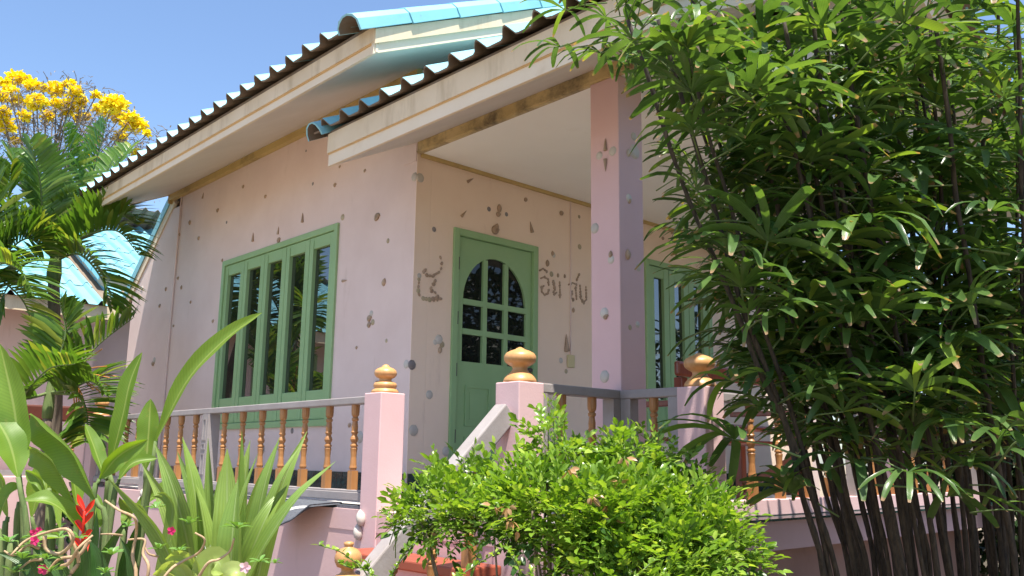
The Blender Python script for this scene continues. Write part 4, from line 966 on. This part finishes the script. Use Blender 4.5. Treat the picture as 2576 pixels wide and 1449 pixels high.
for i_ in range(16):
    LL.append((at(2010+36*i_+R.uniform(-15,15), R.choice((1090,1150,1220,1300,1060)), R.uniform(2.9,3.3)), R.uniform(0,6.28), 3))
for (x, y, d) in [(1770,690,3.3),(1800,800,3.3),(1790,590,3.4),(1840,900,3.2),(1905,985,3.2),(1985,1030,3.15),(2080,1080,3.2),(1930,1000,3.5),(2010,960,3.3),(1860,700,3.4),(1890,860,3.3),(2200,1130,3.0),(2320,1200,2.95)]:
    LL.append((at(x+40,y-10,d), R.uniform(0,6.28), 2))
R.shuffle(LL)
def leaf_M(az, s):
    el = R.uniform(-.25,.65)*(1 if s > .6 else .7); y_ = V((math.cos(az)*math.cos(el), math.sin(az)*math.cos(el), math.sin(el)))
    z_ = V((0,0,1))+V((R.uniform(-.35,.35),R.uniform(-.35,.35),0)); z_ = (z_-y_*z_.dot(y_)).normalized(); x_ = y_.cross(z_)
    return Matrix((x_,y_,z_)).transposed()
EDGE = [(-300,1390),(170,1400),(260,1520),(330,1640),(450,1580),(520,1600),(640,1650),(800,1700),(960,1760),(1020,1830),(1100,1880),(1300,2010),(1500,2080)]
def edge(y):
    for a, b_ in zip(EDGE, EDGE[1:]):
        if a[0] <= y <= b_[0]: return a[1]+(b_[1]-a[1])*(y-a[0])/(b_[0]-a[0])
    return 1400 if y < 0 else 2080
def inside(p, Mx, sc1, s=0):
    if s >= 2: return True
    jt = R.choice((-45,-10,20,60,120))
    return all(proj(q)[0] > edge(proj(q)[1])+jt for q in [p+Mx @ V(v)*sc1 for v in ((0,.4,0),(-.24,.26,0),(.24,.26,0),(0,.4,-.15))])
LL.sort(key=lambda l: (l[0]-CAM).dot(_f)); extra = MB()
for i, (p, az, s) in enumerate(LL):
    k = R.randrange(len(FAN)); ok = False
    for tr_ in range(5):
        Mx = leaf_M(az+tr_*R.uniform(-1.5,1.5), s); sc1 = R.uniform(.65,1.25) if s < 2 else R.uniform(.7,.9)*(1.25 if s == 3 else 1)
        if inside(p, Mx, sc1, s): ok = True; break
    if not ok: continue
    if i < 300: inst('fan_leaf', FANM[k], p, lady, Mx, sc1)
    else: extra.add(FAN[k], Matrix.Translation(p) @ (Mx.to_4x4() @ Matrix.Scale(sc1,4)))
if extra.v: tag(extra.build('rear_foliage', [RHAP, STEMG], lady, True), kind='stuff')

# --- feather palms at the left
def frond(pts, n_=28, L_=.50, wd=.052, droop=.18, vee=.75, face=None):
    q = MB(); P = catmull(pts, 30); tot_ = len(P)-1
    q.tube(P, [.016-.012*i/tot_ for i in range(tot_+1)], 6, mi=1)
    for i in range(n_):
        s = .14+.86*i/(n_-1); x = s*tot_; j = min(int(x), tot_-1); p = P[j].lerp(P[j+1], x-j); t = (P[j+1]-P[j]).normalized()
        fc = face or V((0,0,1)); sd = t.cross(fc); sd = sd.normalized() if sd.length > .05 else _r.copy(); up_ = sd.cross(t).normalized()
        l = L_*(math.sin(math.pi*(.12+.80*s))**.7)*R.uniform(.9,1.1)
        for sg in (1,-1):
            d = (sd*sg*.85 + t*(.55+.3*s) + up_*vee*R.uniform(.6,1.2)).normalized(); e = p+d*l+V((0,0,-droop*l))
            blade(q, [p, p+d*l*.5+V((0,0,-droop*l*.12)), e], wd*R.uniform(.8,1.15), lance, 4, .12, R.uniform(-.25,.25), across=2, face=up_)
    return q
def feather_palm(label, dx, dd, crown_y, fr, trunk_r=.07):
    b0 = lateral(dx, dd); t = thing('feather_palm', label, 'palm', (b0.x, b0.y, GROUND), 'feather palms beside the bungalow')
    c = at(dx, crown_y, dd); q = MB(); q.tube(catmull([V((b0.x,b0.y,GROUND)), V((b0.x+.03,b0.y,GROUND*.5+c.z*.5)), c], 14), [trunk_r*(1.1-.3*i/14+.06*(i % 2)) for i in range(15)], 10); q.build('trunk', BARK, t, True)
    q = MB(); q.tube(catmull([c-V((0,0,.05)), c+V((0,0,.25)), c+V((0,0,.5))], 6), [trunk_r*1.0,trunk_r*1.1,trunk_r*.95,trunk_r*.8,trunk_r*.6,trunk_r*.45,trunk_r*.3], 10); q.build('crownshaft', STEMG, t, True)
    for pts, dz in fr:
        P = [c+V((0,0,.2))] + [at(x, y, dd+dz*(i+1)/len(pts)) for i, (x, y) in enumerate(pts)]
        frond(P).build('frond', [PALM, STEMG], t, True)
    return t
feather_palm('tall feather palm with upright fronds against the yellow blossom tree', 135, 9.5, 700, [([(158,560),(168,430),(160,318)],.2),([(190,560),(235,430),(268,312)],.5),([(200,560),(270,450),(330,375)],1.2),([(215,590),(290,540),(345,565)],-.2),([(90,540),(50,450),(20,385)],.3),([(80,600),(20,560),(-50,560)],-.4),([(70,660),(20,720),(-10,800)],-.5),([(200,640),(255,700),(275,770)],-.3),([(110,560),(100,450),(75,360)],-.4),([(200,600),(290,580),(350,640)],-.2)])
feather_palm('lower feather palm with sunlit drooping fronds in front of the pink neighbour wall', 120, 8.6, 1040, [([(170,950),(250,865),(335,800)],.4),([(150,900),(165,830),(150,760)],.1),([(175,980),(230,960),(275,1000)],-.4),([(60,1000),(120,930),(190,915)],-.6),([(200,1000),(220,1060),(215,1110)],-.5)], .05)
feather_palm('feather palm cut by the left edge of the photo', -30, 9.0, 720, [([(0,600),(20,500),(30,420)],.2),([(10,640),(70,600),(120,640)],.4),([(0,700),(60,760),(90,850)],.2),([(-10,560),(-40,450),(-60,400)],0),([(0,660),(50,680),(80,740)],-.4)])
# orange dead inflorescence hanging at the lower palm
q = MB(); c0 = at(182,948,8.45)
for i in range(12):
    a = R.uniform(-1.2,.9); e = c0+(_r*math.cos(a)+_u*math.sin(a)*.7)*R.uniform(.2,.5)+_f*R.uniform(-.1,.1); q.tube(catmull([c0, c0.lerp(e,.5)+V((0,0,.03)), e],6), .0055, 4)
for i in range(5): e = at(190+i*2,1055+i*4,8.45); q.tube(catmull([c0, c0.lerp(e,.5)+_r*.02*i, e],6), .007, 4)
TWO = paint('orange_dry_stalk', (.45,.2,.05), (.35,.14,.03), bumpy=0)
o = q.build('seed_stalk', TWO, [x for x in bpy.data.objects if x.name == 'feather_palm.001'][0])

# --- yellow blossom tree
yb = lateral(110, 21); yt = thing('trumpet_tree', 'yellow flowering tree with bare grey twigs behind the feather palms', 'tree', (yb.x, yb.y, GROUND))
Z1 = lambda x, y: (x*.3527, .3527*y)
hub = at(90, 520, 21); q = MB(); q.tube(catmull([V((yb.x,yb.y,GROUND)), at(100,800,21), hub], 10), [.28-.012*i for i in range(11)], 9); q.build('trunk', BARK, yt, True)
bl = [(130,560,75,40),(230,610,50,25),(30,590,50,20),(390,640,60,45),(10,690,35,35),(265,730,70,45),(480,770,55,50),(535,665,50,40),(575,725,35,40),(685,680,25,20),(700,775,30,30),(810,745,85,55),(780,790,60,35),(845,835,45,35),(935,830,40,25),(960,895,80,45),(855,975,40,35),(665,1010,28,35),(40,900,60,45),(20,810,40,40),(600,1130,25,40),(760,1140,18,18),(905,870,40,40),(1050,950,14,14),(465,600,14,14),(515,600,14,14),(620,830,20,20),(340,830,35,30),(180,830,35,30),(110,1010,25,20),(560,840,25,20),(310,630,20,15),(700,1150,20,40),(970,1090,40,15),(120,720,50,30),(400,740,40,30),(70,640,40,25),(530,760,45,40)]
brs = MB(); tw2 = MB()
for x, y, rx, ry in bl:
    dd = 21+R.uniform(-1.2,1.2); c = at(*Z1(x,y), dd); k = dd/FPX*.3527
    q = MB()
    for i in range(int(26+rx*ry/13)):
        while True:
            a = V((R.uniform(-1,1),R.uniform(-1,1),R.uniform(-1,1)))
            if a.length < 1: break
        p = c+(_r*a.x*rx*1.08+_u*(a.y*ry*1.08)+_f*a.z*rx*.8)*k
        d = V((R.uniform(-1,1),R.uniform(-1,1),R.uniform(-.6,1))); leaflet(q, p, d, V((R.uniform(-1,1),R.uniform(-1,1),1)), R.uniform(.08,.14), .085)
    q.build('blossom_cluster', YEL, yt)
    md = hub.lerp(c, .5)+V((R.uniform(-.2,.2),R.uniform(-.2,.2),-.35))
    brs.tube(catmull([hub, md, c-V((0,0,ry*k*.6))], 8), [.035-.003*i for i in range(9)], 5)
    for i in range(26):
        s = c+V((R.uniform(-.8,.8),R.uniform(-.8,.8),R.uniform(-1.3,.0))); e = s+V((R.uniform(-.4,.4),R.uniform(-.3,.3),R.uniform(-.2,.25))); tw2.tube([s, s.lerp(e,.5)+V((0,0,.03)), e], .008, 3)
        for _ in range(3): leaflet(tw2, e+V((R.uniform(-.15,.15),R.uniform(-.15,.15),R.uniform(-.1,.1))), V((R.uniform(-1,1),R.uniform(-1,1),R.uniform(-1,.6))), V((0,0,1)), .11, .03, 1)
brs.build('limbs', BARK, yt, True); tag(tw2.build('twigs', [BARK, GREYL], yt), kind='stuff')

# ------------------------------------------------------------------ neighbouring bungalows
def cottage(label, org, rotz, W=5.2, D_=5., h=2.6, s=.5, vo=.6):
    t = thing('bungalow', label, 'house', (org[0], org[1], FLOOR)); t.rotation_euler = (0,0,0)
    Rz = Matrix.Rotation(rotz, 3, 'Z'); o = V((org[0], org[1], 0))
    T = lambda p: o + Rz @ V(p)
    def bxp(nm, x0,x1,y0,y1,z0,z1, mt):
        q = MB(); q.box(x0,x1,y0,y1,z0,z1); q.v = [T(p) for p in q.v]; return q.build(nm, mt, t)
    # local frame: eave along x, front at y=0 facing -y
    wf = bxp('front_wall', 0, W, 0, .15, GROUND, h, PINK); bxp('side_wall', 0, .15, .151, D_, GROUND, h, PINK); bxp('side_wall', W-.15, W, .151, D_, GROUND, h, PINK); bxp('rear_wall', .151, W-.151, D_-.15, D_, GROUND, h, PINK)
    q = MB()
    for x in (0, W-.15): q.prism([(x,0,h+.001),(x,D_,h+.001),(x,D_/2,h+D_/2*s)], (.15,0,0))
    q.v = [T(p) for p in q.v]; q.build('gable_wall', PINK, t)
    ov = .8; n_ = int((W+2*vo)/(2*PER)); rows = int(math.hypot(D_/2+ov, (D_/2+ov)*s)/.86)+1
    zf = lambda y: h+s*y
    q = MB()
    for sg in (0,1):
        Y = (lambda y: y) if not sg else (lambda y: D_-y)
        q.prism([(-vo,Y(-ov),zf(-ov)+.02),(-vo,Y(D_/2),zf(D_/2)+.02),(-vo,Y(D_/2),zf(D_/2)+.06),(-vo,Y(-ov),zf(-ov)+.06)], (W+2*vo,0,0))
    q.v = [T(p) for p in q.v]; rf = q.build('roof', TILEUND, t)
    roof_plane(rf, T((-vo,-ov-.08,zf(-ov-.08)+.075)), Rz @ V((1,0,0)), Rz @ V((0,-1,-s)), n_, rows)
    roof_plane(rf, T((-vo+n_*2*PER,D_+ov+.08,zf(-ov-.08)+.075)), Rz @ V((-1,0,0)), Rz @ V((0,1,-s)), n_, rows)
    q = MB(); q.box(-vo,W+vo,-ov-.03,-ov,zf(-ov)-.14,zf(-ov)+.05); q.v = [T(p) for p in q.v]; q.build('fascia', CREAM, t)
    for x in (-vo-.02, W+vo-.02):
        for sg in (0,1):
            q = MB(); Y = (lambda y: y) if not sg else (lambda y: D_-y)
            q.prism([(x,Y(-ov),zf(-ov)-.12),(x,Y(D_/2),zf(D_/2)-.12),(x,Y(D_/2),zf(D_/2)+.04),(x,Y(-ov),zf(-ov)+.04)], (.04,0,0)); q.v = [T(p) for p in q.v]; q.build('verge_fascia', CREAMW, t)
    for x in (-vo-.02, W+vo):
        for i in range(rows*2-1):
            u_ = Rz @ V((0,1,s)).normalized(); ax__ = Rz @ V((1,0,0)); Mx = Matrix((ax__, u_, ax__.cross(u_))).transposed()
            inst('cap_tile', CAP, T((x,-ov-.1,zf(-ov-.1)+.09))+u_*(i*.44), rf, Mx)
            if i*.44 > math.hypot(D_/2+ov,(D_/2+ov)*s)-.5: break
    # window
    w_ = window(wf, T((W*.3,0,.2)), Rz @ V((1,0,0)), Rz @ V((0,-1,0)), 1.6, 1.6, 4)
    return t
cottage('low pink bungalow wing with bright teal roof behind the feather palms', (-8.8, -6.5), math.radians(90), 7.1, 4.2, 2.45, .5, .12)
cottage('taller pink neighbouring bungalow with teal roof behind the lean-to', (-9.5, .75), math.radians(90), 5.0, 5.0, 3.0, .5, .12)

nb = thing('balustrade', 'far grey railing with a dark red board behind the heliconia leaves', 'railing', (-7.2, -.9, GROUND))
q = MB(); q.box(-7.32,-7.24,-3.4,.55,.30,.345); q.build('top_rail', GREY, nb)
q = MB(); q.box(-7.40,-7.33,-3.4,.25,.42,.62); q.build('back_board', paint('dark_red_board', (.12,.035,.022), rough=.5), nb, bevel=.02)
q = MB(); q.box(-7.32,-7.24,-3.4,.55,-.27,-.20); q.build('bottom_rail', GREY, nb)
q = MB(); q.box(-8.6,-7.2,-3.4,.6,GROUND,FLOOR); q.build('plinth', PINKD, nb)
for y in (-3.3,-1.5,.5): q = MB(); q.box(-7.33,-7.23,y-.05,y+.05,FLOOR+.001,.299); q.build('rail_post', GREY, nb)
for i in range(10): inst('baluster', BM, (-7.28, -3.0+i*.33, -.199), nb, None, (1,1,.94))

# ------------------------------------------------------------------ far greenery
def bushy(name, label, cat, c, rx, ry, rz, n_, lf, mat, z0=GROUND, trunk=None, group=None):
    t = thing(name, label, cat, (c[0], c[1], GROUND), group)
    q = MB(); cen = V((c[0], c[1], z0+rz)); blobs = [(cen+V((R.uniform(-.6,.6)*rx,R.uniform(-.6,.6)*ry,R.uniform(-.55,.6)*rz)), R.uniform(.3,.5)) for _ in range(14)]
    for i in range(n_):
        b_, r_ = R.choice(blobs)
        a = V((R.gauss(0,1),R.gauss(0,1),R.gauss(0,1))).normalized()*R.uniform(.55,1)**.6
        p = b_+V((a.x*rx*r_,a.y*ry*r_,a.z*rz*r_))
        if p.z < GROUND+.05: continue
        d = a+V((R.uniform(-.7,.7),R.uniform(-.7,.7),R.uniform(-.7,.4))); l = lf*R.uniform(.6,1.3); leaflet(q, p, d, V((R.uniform(-.6,.6),R.uniform(-.6,.6),1)), l, l*.45)
    tag(q.build('crown', mat, t), kind='stuff')
    s_ = MB()
    for k in range(5): e = R.choice(blobs)[0]; s_.tube(catmull([V((c[0]+R.uniform(-.1,.1),c[1]+R.uniform(-.1,.1),GROUND)), V((c[0],c[1],0)).lerp(e,.5), e],6), [.05*(rx/2)+.01-.006*i for i in range(7)], 5)
    s_.build('trunk', BARK, t, True); return t
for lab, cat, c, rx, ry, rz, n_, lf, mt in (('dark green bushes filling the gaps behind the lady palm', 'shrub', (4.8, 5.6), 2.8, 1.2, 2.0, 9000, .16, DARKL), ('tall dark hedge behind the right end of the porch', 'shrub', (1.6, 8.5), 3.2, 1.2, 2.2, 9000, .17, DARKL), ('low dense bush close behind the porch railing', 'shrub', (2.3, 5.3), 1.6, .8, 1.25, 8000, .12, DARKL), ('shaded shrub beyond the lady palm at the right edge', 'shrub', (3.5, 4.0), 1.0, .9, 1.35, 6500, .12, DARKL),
    ('broad leaved shrub between the bungalow and its neighbour', 'shrub', (-7.6, .2), .7, .9, .75, 1500, .15, FARL), ('bushy dark tree beneath the yellow blossoms', 'tree', (-17.5, 5.5), 3.2, 3.0, 2.6, 4200, .26, FARL), ('dense green tree left of the yellow blossom tree', 'tree', (-17, 1.8), 2.6, 2.4, 2.2, 3400, .25, FARL), ('unseen tall dark tree added east of the porch to darken the door glass', 'tree', (9.5, 7.5), 3.4, 3.4, 3, 9000, .30, DARKL)):  # last tree is unseen, added so the door glass reflects something dark
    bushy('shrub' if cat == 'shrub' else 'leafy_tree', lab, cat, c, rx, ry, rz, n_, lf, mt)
